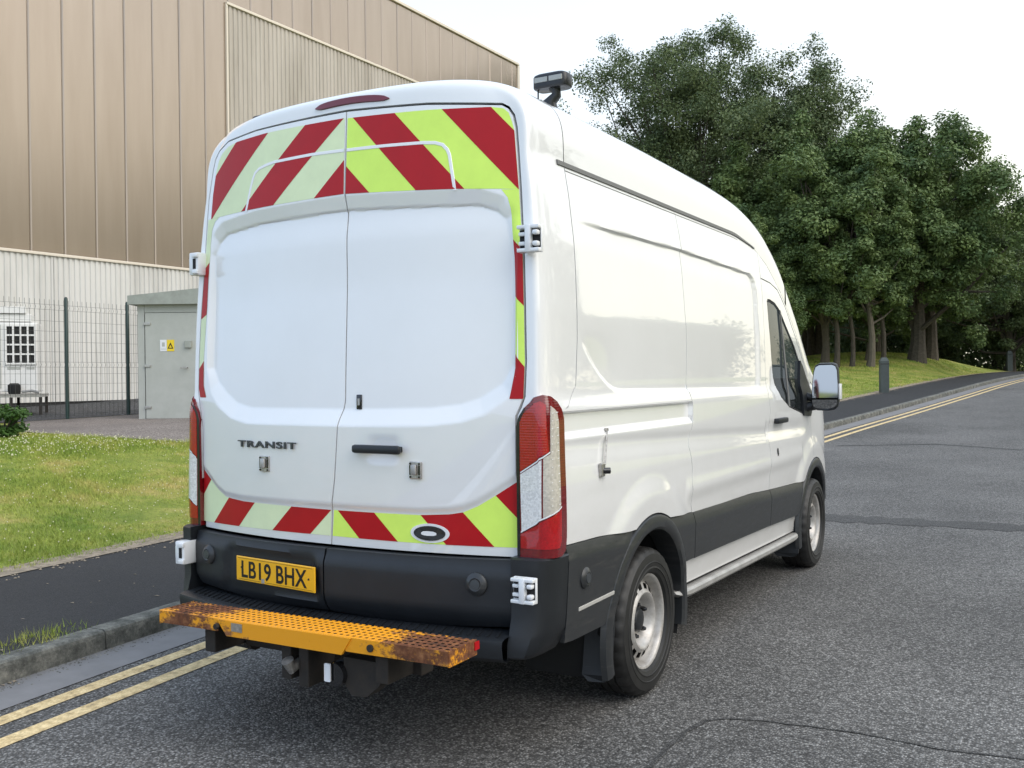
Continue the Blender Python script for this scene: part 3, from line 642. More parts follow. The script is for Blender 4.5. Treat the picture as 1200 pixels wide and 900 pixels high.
def make_tree(name, label, cat, loc, height, crown, trunk_r, nclump, per, size, mat, bark, group=None, base=.3, top_sharp=.0, openness=0, stems=1, seed=1, clr=(.75, 1.25), tall=1):
    """crown = (rx, ry) radii; base = fraction of height where crown starts"""
    rs = np.random.default_rng(seed); rnd = random.Random(seed)
    t = thing(name, label, cat, loc, group); rx, ry = crown; z0, z1 = height*base, height; zc, rz = (z0+z1)/2, (z1-z0)/2
    cs = []; rr = []
    while len(cs) < nclump:
        d = rs.normal(0, 1, 3); d /= np.linalg.norm(d); q = rs.uniform(0, 1)**(.33 if not openness else .42)
        k = 1+.16*math.sin(3*math.atan2(d[1], d[0])+seed)+.13*math.sin(5*math.atan2(d[1], d[0])+d[2]*4+seed*2)+.10*math.sin(9*d[2]+d[0]*6+seed)
        z = d[2]*q; sh = (1-max(z, 0)**2*top_sharp)
        if z < 0: sh = min(1.9, math.sqrt((1-z**4)/max(.05, 1-z*z)))
        p = np.array([d[0]*q*rx*k*sh, d[1]*q*ry*k*sh, zc+z*rz*(k*.5+.5)])
        if openness and (rs.uniform() < openness*max(0, -z+.30) or math.sin(p[0]*1.25+seed)*math.sin(p[2]*.95+seed*.7)+.5*math.sin(p[0]*2.7-p[2]*1.9) > .62+.5*max(0, z)): continue
        cs.append(p); rr.append(rs.uniform(*clr))
    cs = np.array(cs); rr = np.array(rr)*min(rx, rz)*.17
    per = int(per*1.5); size = size*.80
    V, Fq = leaf_cloud(cs, rr, per, size)
    # stray twigs outside the outline
    ou = cs[rs.integers(0, len(cs), len(cs)//2)]; ctr = np.array([0, 0, zc]); ou = ctr+(ou-ctr)*(1.02+.09*rs.uniform(0, 1, len(ou)))[:, None]
    V2, F2 = leaf_cloud(ou, np.full(len(ou), float(rr.mean()*.55)), max(6, per//6), size); V = np.concatenate([V, V2]); Fq = np.concatenate([Fq, F2+len(Fq)*4])
    np_mesh('crown', V, Fq, 4, mat, t)
    mb = MB()
    for s in range(stems):
        a = rnd.uniform(0, 6.28); off = 0 if stems == 1 else .3; lean = (.02 if stems == 1 else .16)*height
        bx, by = off*math.cos(a), off*math.sin(a); tx, ty = math.cos(a)*lean*rnd.uniform(.6, 1), math.sin(a)*lean*rnd.uniform(.6, 1); hh = height*rnd.uniform(.72, .86)
        pts = [(bx+(tx)*(u**1.3)+.12*math.sin(u*7+s), by+ty*(u**1.3)+.12*math.cos(u*6+s), -.3+hh*u) for u in np.linspace(0, 1, 9)]
        mb.tube(pts, [trunk_r*(1.35 if i == 0 else 1)*(1-.88*i/8) for i in range(9)], 9)
    for c in cs[rs.integers(0, len(cs), int(24+10*stems))]:
        h0 = rnd.uniform(base*.8, .6)*height; s = min(1, h0/height); st = Vector((0, 0, h0)); en = Vector(c)
        md = st.lerp(en, .5)+Vector((0, 0, -.05*height*rnd.random())); mb.tube([st, md, en], [trunk_r*.34, trunk_r*.2, trunk_r*.06], 6)
    mb.build('trunk', bark, t, True)
    return t
TG = 'trees behind the lawn'
def tp(x, y): return (x, y, float(Hs(x, y))+.05)
make_tree('poplar_tree', 'tallest tree behind the van roof, thin dark crown with sky showing between its stems', 'tree', tp(-13.9, 44.5), 17.2, (7.3, 6.6), .26, 520, 210, .092, M['leaf_a'], M['bark'], TG, .10, .35, .8, 5, 3, (.5, .95))
make_tree('poplar_tree', 'loose leaved tree between the tallest tree and the broad maple', 'tree', tp(-8.6, 47), 14.6, (4.4, 4.4), .22, 230, 240, .092, M['leaf_a'], M['bark'], TG, .12, .5, .6, 3, 5)
make_tree('maple_tree', 'broad dense green maple overhanging the lawn behind the near bollard', 'tree', tp(-3.2, 43.3), 11.2, (3.9, 4.2), .36, 300, 250, .105, M['leaf_b'], M['bark'], TG, .13, .15, 0, 1, 8)
make_tree('maple_tree', 'dark green maple standing left of the broad maple above the door mirror', 'tree', tp(-6.4, 39.6), 10.6, (3.6, 3.6), .17, 230, 240, .10, M['leaf_b'], M['bark_light'], TG, .14, .2, 0, 1, 11)
make_tree('young_tree', 'lower bushy tree just past the windscreen of the van', 'tree', tp(-7.8, 36.2), 6.4, (2.2, 2.2), .09, 120, 230, .07, M['leaf_b'], M['bark'], TG, .14, .2, 0, 2, 13)
make_tree('ash_tree', 'hazy grey green tree behind the maple at the bend of the road', 'tree', tp(-.2, 58), 8.4, (3.6, 3.6), .3, 210, 220, .10, M['leaf_c'], M['bark'], TG, .12, .4, 0, 1, 17)
make_tree('ash_tree', 'pale green tree at the right edge of the picture beyond the road', 'tree', tp(-1.6, 70), 9.6, (4.4, 4.4), .3, 180, 220, .11, M['leaf_c'], M['bark'], TG, .08, .4, 0, 1, 19)
make_tree('lime_tree', 'thin trunked tree in the shade left of the near bollard', 'tree', tp(-4.9, 41.3), 10.2, (3.3, 3.3), .16, 180, 240, .10, M['leaf_b'], M['bark_light'], TG, .16, .2, 0, 1, 23)
make_tree('lime_tree', 'dark trunked tree right of the near bollard under the maple crown', 'tree', tp(-3.0, 46.3), 10.3, (3.1, 3.3), .34, 170, 240, .10, M['leaf_b'], M['bark'], TG, .15, .2, 0, 1, 29)
for i, (x, y, h, c, sd_, tr, lb) in enumerate(((-12, 52, 13, 4.6, 31, .2, 'tall dark tree filling the gap behind the loose leaved tree'), (-18.5, 50, 14, 4.4, 37, .22, 'dark tree low behind the van roof, left of the tallest tree'), (-7, 56, 12, 4.8, 41, .25, 'dark tree in the second row behind the maple with the pale trunk'),
        (-10.4, 40.5, 9.5, 3.2, 43, .15, 'dark tree right behind the windscreen pillar of the van'), (-4.6, 62, 11, 4.6, 47, .25, 'shaded tree in the back row behind the broad maple'), (3.8, 80, 9.5, 4.6, 53, .3, 'far tree closing the view where the road bends away'))):
    make_tree('woodland_tree', lb, 'tree', tp(x, y), h, (c, c), tr, 170, 200, .105, M['leaf_b'] if i % 2 else M['leaf_c'], M['bark'], TG, .1, .2, 0, 1, sd_)
# trunks of the shaded row seen under the crowns
for i, (x, y, r, m_) in enumerate(((-5.6, 37.9, .13, 'bark'), (-5.1, 38.6, .11, 'bark'), (-4.45, 39.0, .17, 'bark_light'), (-4.15, 40.2, .12, 'bark'))):
    make_tree('lime_tree', ['slim shaded tree leftmost in the row beside the door mirror', 'second slim shaded tree in the row beside the door mirror', 'tree with the pale trunk in the row left of the bollard', 'slim dark tree just left of the bollard'][i], 'tree', tp(x, y), 8.2, (2.0, 2.0), r, 80, 230, .095, M['leaf_b'], M[m_], TG, .26, .2, 0, 1, 60+i)
# hedge mass and understory far behind, and the tree belt across the road that the van's side mirrors
def mass(name, x0, x1, y0, y1, n, zr, r, size, mat, per=150):
    x = RNG.uniform(x0, x1, n); y = RNG.uniform(y0, y1, n); z = Hs(x, y)+RNG.uniform(0, 1, n)**.8*zr
    V, Fq = leaf_cloud(np.stack([x, y, z], -1), RNG.uniform(.6, 1.2, n)*r, per, size, .8)
    return struct(np_mesh(name, V, Fq, 4, mat), 'stuff')
mass('undergrowth', -34, 14, 66, 78, 420, 4.2, 1.7, .16, M['leaf_c'], 120)
mass('undergrowth', -30, 5, 59, 65, 330, 3.6, 1.4, .15, M['leaf_c'], 110)
def belt(name, pts, n, zr, r, size, mat):
    cs = []
    for _ in range(n):
        u = random.random()*(len(pts)-1); i = int(u); f_ = u-i; a, b = pts[i], pts[i+1]
        x = a[0]+(b[0]-a[0])*f_+random.gauss(0, 1.5); y = a[1]+(b[1]-a[1])*f_+random.gauss(0, 1.5)
        top = zr*(.80+.12*math.sin(u*5.1)+.08*math.sin(u*13.7+1)+.05*math.sin(u*31))*(1+1.6*sstep(0, 25, y)*(1-sstep(66, 78, y))); cs.append((x, y, float(Hs(x, y))+top*random.random()**.7))
    V, Fq = leaf_cloud(np.array(cs), RNG.uniform(.6, 1.2, n)*r, 90, size, .85); return struct(np_mesh(name, V, Fq, 4, mat), 'stuff')
belt('tree_belt', [(42, -30), (44, -5), (46, 20), (44, 45), (38, 70), (30, 95)], 1600, 9.5, 2.0, .28, M['leaf_c'])
# bush at the left edge
bx, by = -10.45, 5.15; bt = thing('shrub', 'bright green leafy shrub at the left edge of the lawn by the yard', 'shrub', (bx, by, float(Hs(bx, by))+.1))
cs = np.array([[random.gauss(0, .17), random.gauss(0, .17), .08+random.random()*.32] for _ in range(40)])
V, Fq = leaf_cloud(cs, np.full(40, .10), 70, .030); np_mesh('leaves', V, Fq, 4, M['leaf_bush'], bt)
mb = MB()
for c in cs[:18]: mb.tube([(0, 0, -.05), tuple(c*.6), tuple(c)], [.012, .008, .004], 5)
mb.build('stem', M['bark'], bt)

# ================================================================== THE VAN (metres; x right, y forward, z up)
van = thing('panel_van', 'white high roof panel van with red and lime chevrons on its rear doors', 'van')
def li(x, xs, ys):
    if x <= xs[0]: return ys[0]
    for i in range(1, len(xs)):
        if x <= xs[i]: t = (x-xs[i-1])/(xs[i]-xs[i-1]); return ys[i-1]+(ys[i]-ys[i-1])*t
    return ys[-1]
class Smooth:
    def __init__(s, xs, ys, w=.04, st=.01):
        s.x0 = xs[0]-.2; s.st = st; g = np.arange(xs[0]-.2, xs[-1]+.2, st); v = np.interp(g, xs, ys); k = np.hanning(max(3, int(2*w/st)+1)+2)[1:-1]; k /= k.sum(); h = len(k)//2
        s.v = np.convolve(np.pad(v, h, mode='edge'), k, 'valid').tolist()
    def __call__(s, x):
        f = (x-s.x0)/s.st; i = int(max(0, min(len(s.v)-2, f))); t = max(0, min(1, f-i)); return s.v[i]*(1-t)+s.v[i+1]*t
XB = Smooth([.30, .57, .81, .95, 1.08, 1.20, 1.30, 1.40, 1.455, 1.8, 2.1, 2.3, 2.44, 2.6], [.955, .985, 1.0, 1.005, 1.003, .996, .993, .989, .973, .967, .951, .928, .905, .88], .035)
ZG = Smooth([0, 2.9, 3.31, 3.6, 3.85, 4.1, 4.35, 4.6, 4.75, 4.9, 5.1, 5.4, 5.62], [2.44, 2.44, 2.39, 2.30, 2.18, 2.04, 1.86, 1.64, 1.50, 1.37, 1.25, 1.13, 1.02], .12)
ZC = Smooth([0, .5, 1.5, 2.6, 3.1, 3.5, 3.87, 4.09, 4.4, 4.8, 5.1, 5.4, 5.66], [2.785, 2.80, 2.805, 2.79, 2.76, 2.68, 2.53, 2.38, 2.12, 1.74, 1.45, 1.28, 1.12], .2)
AY1, AY2 = 1.20, 4.70
def S0(y, z):
    x = XB(z)
    if y > 3.3:
        u = (y-3.3)/2.4; x *= 1-.055*u*u; x -= .03*sstep(3.3, 4.7, y)*sstep(1.25, 2.2, z)
        if y > 5.0: x -= .22*((y-5.0)/.72)**2.6
    return x
REC = [(.10, 1.80), (.50, 1.70), (.62, 1.60), (.71, 1.535), (.80, 1.49), (.87, 1.468), (.95, 1.458), (3.14, 1.430), (3.20, 1.45), (3.225, 1.52), (3.23, 1.76), (3.225, 2.10), (3.21, 2.15), (3.18, 2.18), (3.12, 2.20), (1.8, 2.218), (.64, 2.205), (.10, 2.18)]
def S(y, z):
    x = S0(y, z)
    if y < 3.3:
        if 1.40 < z < 2.26:
            d = sdist(REC, y, z); wd = .011 if z > 2 else .02; x -= .015*(1-sstep(-wd, 0.002, d))*(sstep(.42, .62, y)+(sstep(.50, 1.0, y)-sstep(.42, .62, y))*sstep(1.55, 1.75, z))
        if z < 1.44 and y < 1.845:
            b = 1.300+(y-.3)*.001
            x -= .024*sstep(b-.022, b+.014, z)*(1-sstep(1.386, 1.396, z))
        zc = 1.235-.035*(y-.9); x -= .011*math.exp(-((z-zc)/(.035 if z > zc else .06))**2)
    elif y < 4.6:
        zc = 1.155-.02*(y-3.3); x -= .016*math.exp(-((z-zc)/.05)**2)*(1-sstep(4.2, 4.6, y))
    for ay in (AY1, AY2):
        r = math.hypot(y-ay, z-.345)
        if r < .8: x += .020*(1-sstep(.60, .73, r))
    if z < 1.12: x += .010*math.exp(-((z-.93)/.05)**2)*(1 if y > 1.7 and y < 4.3 else 0)
    return x
def CT(y): return li(y, [.28, .6, .93, 1.6, 1.8, 2.9, 3.4, 4.45, 5.3], [.862, .851, .828, .815, .806, .783, .757, .716, .70])
def Yr0(x, z): return .045+.115*(abs(x)/.9)**2.2+.07*(max(z-1.35, 0)/1.3)**1.5
LRX = [(-.835, 1.60), (-.83, 2.14), (-.80, 2.205), (-.744, 2.24), (-.49, 2.262), (.05, 2.27), (.695, 2.24), (.77, 2.213), (.809, 2.175), (.832, 2.02), (.835, 1.58), (.794, 1.512), (.70, 1.455), (.62, 1.43), (.485, 1.415), (.1, 1.408), (-.52, 1.409), (-.63, 1.43), (-.711, 1.472), (-.79, 1.53)]
def chtop(x): return li(x, [-.93, -.84, -.77, -.705, -.568, .44, .575, .635, .70, .773, .86], [1.118, 1.059, 1.01, .983, .974, .976, .984, .994, 1.02, 1.066, 1.125])
def Yr(x, z):
    y = Yr0(x, z)
    if 1.25 < z < 2.42:
        d = sdist(LRX, x, z); wd = .030+.030*sstep(2.10, 2.27, z)+.040*(1-sstep(1.42, 1.60, z))
        t = max(0, min(1, 1-d/wd)); y += (.030-.013*sstep(1.9, 2.2, z))*max(0, min(1, t)) + .008*(1-sstep(-.0075, 0, d))*sstep(2.12, 2.25, z)
    if z < 1.3: y += .010*(1-sstep(0, .035, z-chtop(x)))
    if 1.17 < z < 1.33 and .08 < x < .43: y += .007*math.exp(-((x-.275)/.075)**4-((z-1.243)/.05)**4)
    return y
# --- side panels
def sx(sgn, off=0, fn=S): return lambda y, z: (sgn*(fn(y, z)+off)-(.022 if sgn < 0 else 0), y, z)
SEAM1 = [(.30, .862), (.30, 1.40), (.36, 1.412), (.46, 1.50), (.485, 1.69), (.50, 2.0), (.50, 2.437)]
SEAM2 = [(1.80, .80), (1.775, .85), (1.775, .95), (1.80, 1.04), (1.775, 1.157), (1.845, 1.30), (1.855, 1.37), (1.835, 1.456), (1.868, 1.72), (1.845, 2.2), (1.82, 2.437)]
SEAM3 = [(3.34, .76), (3.34, .84), (3.353, 1.04), (3.322, 1.10), (3.36, 1.16), (3.408, 1.296), (3.388, 1.36), (3.368, 1.53), (3.372, 1.84), (3.382, 2.19), (3.384, 2.36)]
def arc(yc, r, a0, a1, n=24, zc=.345): return [(yc+r*math.cos(math.radians(a0+(a1-a0)*k/n)), zc+r*math.sin(math.radians(a0+(a1-a0)*k/n))) for k in range(n+1)]
def panel(name, poly, sgn, mat, off=0, fn=S, cell=.016, cy=.010, thick=.02, parent=van, label=None):
    m = sx(sgn, off, fn); mb = tess(poly, cell, m, None, cy); rim(poly, m, lambda y, z: (sgn*(fn(y, z)+off-thick), y, z), mb)
    return mb.build(name, mat, parent, True, label)
g = .0028
for sgn in (1, -1):
    a0 = math.degrees(math.acos((1.655-AY1)/.53)) if False else 60
    arc1 = [p for p in arc(AY1, .53, 150, 20, 40) if p[1] > CT(p[0])+.001]
    quarter = [(.303, CT(.3))]+[(y+g, z) for y, z in SEAM1]+[(1.82-g, 2.437)]+[(y-g, z) for y, z in SEAM2[::-1]][1:]+[(1.8-g, CT(1.8)), (1.62, CT(1.62))]+arc1[::-1]+[(.9, CT(.9)), (.6, CT(.6))]
    quarter = [p for i, p in enumerate(quarter) if i == 0 or math.dist(p, quarter[i-1]) > 1e-4]
    panel('rear_side_panel', quarter, sgn, M['paint'], cell=.02 if sgn > 0 else .06, cy=.006 if sgn > 0 else .03)
    mid = [(y+g, z) for y, z in SEAM2]+[(3.0, 2.436), (3.2, 2.408), (3.384-g, 2.365)]+[(y-g, z) for y, z in SEAM3[::-1]][1:]+[(2.9, CT(2.9))]
    panel('middle_side_panel', mid, sgn, M['paint'], cell=.02 if sgn > 0 else .06, cy=.006 if sgn > 0 else .03)
    up = [(3.388, 2.195), (3.388, 2.365), (3.6, ZG(3.6)-.003), (3.85, ZG(3.85)-.003), (4.1, ZG(4.1)-.003), (4.35, ZG(4.35)-.003), (4.6, ZG(4.6)-.003), (4.78, ZG(4.78)-.003), (4.73, 1.45), (4.59, 1.605), (4.36, 1.81), (4.06, 2.04), (3.84, 2.15), (3.635, 2.183)]
    panel('cab_pillar', up, sgn, M['paint'], cell=.03, cy=.02)
    WIN = [(3.555, 1.53), (3.505, 1.84), (3.49, 2.045), (3.51, 2.058), (3.58, 2.06), (3.72, 2.045), (3.87, 2.0), (3.97, 1.935), (4.28, 1.745), (4.43, 1.625), (4.58, 1.50), (4.65, 1.40), (4.63, 1.26), (4.55, 1.235), (4.38, 1.228), (3.94, 1.295), (3.71, 1.375), (3.61, 1.45)]
    dout = [(y+g, z) for y, z in SEAM3[:-2]]+[(3.386, 2.186), (3.63, 2.174), (3.83, 2.141), (4.05, 2.03), (4.35, 1.80), (4.58, 1.595), (4.70, 1.46), (4.69, 1.28), (4.635, 1.19), (4.62, 1.04), (4.62, .872)]+[p for p in arc(AY2, .53, 98, 140, 12) if p[1] > CT(p[0])+.002]+[(4.3, CT(4.3)), (3.8, CT(3.8))]
    # keyhole polygon: outline + window cut out
    i0 = min(range(len(dout)), key=lambda i: math.dist(dout[i], WIN[0])); 
    if area(dout) > 0: wn = WIN if area(WIN) < 0 else WIN[::-1]
    else: wn = WIN if area(WIN) > 0 else WIN[::-1]
    j0 = min(range(len(wn)), key=lambda j: math.dist(dout[i0], wn[j])); wl = wn[j0:]+wn[:j0+1]
    key = dout[:i0+1]+wl+dout[i0:]
    m = sx(sgn); mb = tess(key, .02, m, None, .015); rim(dout, m, lambda y, z: (sgn*(S(y, z)-.02), y, z), mb); rim(WIN, m, lambda y, z: (sgn*(S(y, z)-.012), y, z), mb)
    cd = mb.build('cab_door', M['paint'], van, True)
    gl = tess(WIN, .06, sx(sgn, -.008)).build('window_glass', M['glass'], cd, True)
    # black window surround, divider and mirror triangle
    mb = MB(); n = len(WIN); cy_, cz_ = sum(p[0] for p in WIN)/n, sum(p[1] for p in WIN)/n
    inn = [(cy_+(y-cy_)*.955, cz_+(z-cz_)*.955) for y, z in WIN]; mp_ = sx(sgn, -.004)
    mb.add([mp_(*p) for p in WIN]+[mp_(*p) for p in inn], [(i, (i+1) % n, n+(i+1) % n, n+i) for i in range(n)]); mb.build('window_seal', M['rubber'], cd)
    mb = MB(); P = [(3.855, 2.0), (3.885, 1.99), (3.955, 1.30), (3.915, 1.305)]; mb.add([mp_(*p) for p in P]+[(q[0]+sgn*.008, q[1], q[2]) for q in [mp_(*p) for p in P]], [(4, 5, 6, 7), (0, 1, 5, 4), (1, 2, 6, 5), (2, 3, 7, 6), (3, 0, 4, 7)]); mb.build('window_divider', M['strip'], cd)
    TRI = [(4.36, 1.22), (4.32, 1.45), (4.40, 1.64), (4.47, 1.60), (4.60, 1.49), (4.67, 1.40), (4.66, 1.25), (4.60, 1.205)]
    mq = sx(sgn, .014); mb = tess(TRI, .05, mq); rim(TRI, mq, sx(sgn, -.01), mb); mb.build('mirror_base', M['trim'], cd, True)
    mb = MB().box(sgn*1.0-.012, sgn*1.0+.030, 3.50, 3.76, 1.195, 1.232, .010); mb.build('handle', M['trim'], cd, True)
    tess(pts_ellipse(3.61, 1.245, .07, .045, 20), .03, sx(sgn, .0015)).build('handle_recess', M['strip'] if False else M['paint'], cd, True)
    tess(pts_ellipse(3.545, 1.0, .020, .028, 16), .02, sx(sgn, .003)).build('lock', M['blackpaint'], cd, True)
    wing = [(4.626, .875), (4.626, 1.04), (4.641, 1.19), (4.70, 1.28), (4.745, 1.44), (4.79, ZG(4.79)-.004), (4.9, ZG(4.9)-.004), (5.1, ZG(5.1)-.004), (5.3, ZG(5.3)-.004), (5.5, ZG(5.5)-.004), (5.6, ZG(5.6)-.01), (5.62, .72), (5.22, .70)]+[p for p in arc(AY2, .53, 20, 97, 20) if p[1] > .70]
    panel('front_wing', wing, sgn, M['paint'], cell=.03, cy=.02)
    # grey lower cladding
    cf = lambda y, z: S0(y, z)+.010+.006*sstep(.86, .70, z)
    cf = lambda y, z: S0(y, z)+.024-.020*max(0, min(1, (z-(CT(y)-.065))/.065))**1.3
    q1 = [(.283, .47), (.283, CT(.283)-.003), (.6, CT(.6)-.003), (.90, CT(.9)-.003)]+[p for p in arc(AY1, .525, 115, 168, 16) if p[1] < CT(p[0])-.003]+[(.69, .455), (.36, .462)]
    panel('rear_cladding', q1, sgn, M['clad'], fn=cf, cell=.05, cy=.012)
    q2 = [p for p in arc(AY1, .525, 22, 62, 14) if p[1] < CT(p[0])-.003]+[(1.60, CT(1.6)-.003), (1.797, CT(1.8)-.003), (1.81, .70), (1.81, .558)]
    q2 = [(1.60, CT(1.6)-.003), (1.797, CT(1.797)-.003), (1.808, .558), (1.69, .558), (1.688, .54), (1.655, .61)]+[]
    panel('rear_cladding', [(1.40, CT(1.4)-.003), (1.605, CT(1.6)-.003), (1.797, CT(1.797)-.003), (1.808, .559), (1.67, .56), (1.66, .60), (1.60, .68), (1.54, .742), (1.47, .79)], sgn, M['clad'], fn=cf, cell=.05, cy=.012)
    panel('middle_cladding', [(1.815, .556), (1.803, CT(1.8)-.003), (2.5, CT(2.5)-.003), (2.9, CT(2.9)-.003), (3.337, CT(3.337)-.003), (3.337, .517)], sgn, M['clad'], fn=cf, cell=.05, cy=.012)
    panel('door_cladding', [(3.345, .516), (3.345, CT(3.345)-.003), (3.8, CT(3.8)-.003), (4.31, CT(4.31)-.003), (4.25, .62), (4.21, .482)], sgn, M['clad'], fn=cf, cell=.05, cy=.012)
    panel('sill', [(1.66, .425), (1.665, .555), (1.8, .553), (3.34, .512), (4.21, .477), (4.255, .44), (4.255, .357), (3.0, .39)], sgn, M['paint'], fn=lambda y, z: S0(y, z)-.004, cell=.06, cy=.03, thick=.05)
    panel('seam_strip', [(1.66, .409), (1.66, .422), (3.0, .387), (4.255, .354), (4.255, .342), (3.0, .374)], sgn, M['gap'], fn=lambda y, z: S0(y, z)-.012, cell=.2, cy=.05)
    # side step
    mb = MB(); secs = []
    for y in np.concatenate([[1.60, 1.63, 1.68, 1.76], np.linspace(1.9, 3.9, 9), [4.05, 4.14, 4.2]]):
        e = 1 if 1.8 < y < 4.05 else max(.12, math.sqrt(max(0, 1-((1.8-y)/.21 if y < 1.8 else (y-4.05)/.16)**2))); zt = .408-(y-1.6)*.0250
        x1 = S0(y, .45)+.035*e; secs.append([(x1-.12, zt), (x1-.012, zt+.002), (x1, zt-.010), (x1+.002, zt-.030*e), (x1-.02, zt-.050*e), (x1-.12, zt-.05*e)])
        secs[-1] = [(sgn*a, float(y), b) for a, b in secs[-1]]
    n = 6; mb.add([p for s_ in secs for p in s_], [(i*n+j, i*n+(j+1) % n, (i+1)*n+(j+1) % n, (i+1)*n+j) for i in range(len(secs)-1) for j in range(n)]+[tuple(range(n)), tuple((len(secs)-1)*n+j for j in range(n))])
    mb.build('side_step', M['step'], van, True)
    # arch flares: swept moulding; liner; mud flap
    for ay, a_start, a_end, ro in ((AY1, 196, -14, .525), (AY2, 194, -10, .525)):
        P = []; N = 48; prof_ = []
        for k in range(N+1):
            a = math.radians(a_start+(a_end-a_start)*k/N); cs_, sn = math.cos(a), math.sin(a); row = []
            for r, o in ((ro+.004, .002), (ro-.006, .026), (ro-.03, .036), (ro-.062, .034), (ro-.075, .022), (ro-.078, -.09)):
                y = ay+r*cs_; z = .345+r*sn*(1.0); row.append((sgn*(S0(y, max(z, .45))+o), y, z))
            P += row
        m_ = 6; mb = MB().add(P, [(i*m_+j, i*m_+j+1, (i+1)*m_+j+1, (i+1)*m_+j) for i in range(N) for j in range(m_-1)]); mb.build('arch_flare', M['clad'], van, True)
        lin = MB(); 
        grid(lambda a, x: (sgn*x, ay+.46*math.cos(a), .345+.46*math.sin(a)), np.linspace(math.radians(a_start+6), math.radians(a_end-6), 25), [.55, .97], lin)
        cy0 = [(sgn*.55, ay+.46*math.cos(a), .345+.46*math.sin(a)) for a in np.linspace(math.radians(a_start), math.radians(a_end), 25)]; lin.add(cy0, [tuple(range(25))]); lin.build('arch_liner', M['liner'], van, True)
    for yy, zb_, x0_, x1_ in ((.735, .185, .87, 1.0), (4.20, .16, .80, .985)):
        P = []
        for z, dy in ((.55, .02), (.40, .0), (.25, -.025), (zb_+.03, -.035), (zb_, -.033)):
            ins = .03 if z == zb_ else 0; P += [(sgn*(x0_+ins), yy+dy, z), (sgn*(x1_-ins), yy+dy+.02, z), (sgn*(x1_-ins), yy+dy+.034, z), (sgn*(x0_+ins), yy+dy+.014, z)]
        mb = MB().add(P, [(4*i+j, 4*i+(j+1) % 4, 4*i+4+(j+1) % 4, 4*i+4+j) for i in range(4) for j in range(4)]+[(0, 1, 2, 3), (19, 18, 17, 16)]); mb.build('mud_flap', M['trim'], van)
    # dark roof drip strip
    mb = MB(); P = []; Y_ = list(np.arange(.43, 3.35, .06))
    for i, y in enumerate(Y_):
        th = .021*(1 if y < 2.9 else max(.35, 1-(y-2.9)*1.6)); zt = ZG(y)+.006; x = S0(y, ZG(y))
        P += [(sgn*(x-.004), y, zt), (sgn*(x+.007), y, zt-.002), (sgn*(x+.009), y, zt-th), (sgn*(x-.004), y, zt-th-.003)]
    mb.add(P, [(4*i+j, 4*i+j+1, 4*i+5+j, 4*i+4+j) for i in range(len(Y_)-1) for j in range(3)]+[(0, 1, 2, 3)]); mb.build('roof_strip', M['strip'], van)
    mb = MB(); Y_ = list(np.arange(.50, 3.3, .1)); mb.add([(sgn*(S(y, 2.409)+.0012), y, ZG(y)-.033+k) for y in Y_ for k in (0, .004)], [(2*i, 2*i+1, 2*i+3, 2*i+2) for i in range(len(Y_)-1)]); mb.build('panel_seam', M['strip'], van)
# small things on the right side only
mb = MB(); P0 = (S(.73, 1.30)+.012, .735, 1.300); P1 = (S(.64, 1.15)+.016, .652, 1.155)
mb.tube([P0, P1], .0045, 8); mb.tube([(P0[0]-.012, .735, 1.302), (P0[0]+.004, .735, 1.302)], .008, 8); fl = mb.build('fuel_flap_stay', M['steel'], van, True)
MB().box(S(.63, 1.14), S(.63, 1.14)+.018, .615, .655, 1.105, 1.165, .006).build('hasp', M['steel'], van); MB().tube([(S(.63, 1.13)+.01, .64, 1.13), (S(.63, 1.13)+.035, .66, 1.13)], .014, 10).build('padlock', M['blackpaint'], van, True)
MB().box(S0(.57, .59)+.018, S0(.57, .59)+.027, .39, .755, .575, .592, .003).build('side_reflector', flat('grey_reflector', (.42, .41, .38), .4), van)
mb = MB(); mb.add([(S0(y, .46)+.022, y, z) for y, z in ((.36, .47), (.70, .462), (.70, .467), (.36, .476))], [(0, 1, 2, 3)]); mb.build('lower_highlight_strip', M['steel'], van)
panel('belt_end_cap', [(.296, 1.30), (.296, 1.392), (.322, 1.392), (.322, 1.302)], 1, M['clad'], off=.002, cell=.05)

# --- roof, windscreen, bonnet
def xg(y): return S0(y, ZG(y))
def B(y, ph, off=0):
    n = 4.0; c, s_ = math.cos(ph), math.sin(ph)
    x = xg(y)*math.copysign(abs(c)**(2/n), c); z = ZG(y)+(ZC(y)-ZG(y))*abs(s_)**(2/n)
    if x < 0: x -= LX*min(1, abs(c)*1.5)
    return (x*(1+off), y, z+off)
LX = .022
def phx(y, x):
    n = 4.0; c = (abs(x)/xg(y))**(n/2); return math.acos(max(-1, min(1, math.copysign(c, x))))
PH = [PI*(.5-.5*math.cos(PI*k/72)) for k in range(73)]
grid(lambda p, y: B(y, p), PH, np.arange(.503, 1.853, .045)).build('rear_roof_panel', M['paint'], van, True)
grid(lambda p, y: B(y, p), PH, np.concatenate([np.arange(1.853, 3.2, .08), np.arange(3.2, 4.10, .045)])).build('front_roof_panel', M['paint'], van, True)
grid(lambda p, y: (lambda q: (q[0]*.998, q[1], q[2]-.012))(B(y, p)), PH, [.49, .51, 1.84, 1.86]).build('roof_seam', M['gap'], van)
PHS = [PI*k/60 for k in range(61)]
for nm, sel, mt in (('windscreen', lambda k: 12 <= k < 48, M['glass']), ('windscreen_pillar', lambda k: k < 12, M['paint']), ('windscreen_pillar', lambda k: k >= 48, M['paint'])):
    ys2 = np.arange(4.095, 5.101, .067); mb = MB(); P = [B(float(y), p) for y in ys2 for p in PHS]; n = 61
    mb.add(P, [(i*n+k, i*n+k+1, (i+1)*n+k+1, (i+1)*n+k) for i in range(len(ys2)-1) for k in range(60) if sel(k)]); mb.build(nm, mt, van, True)
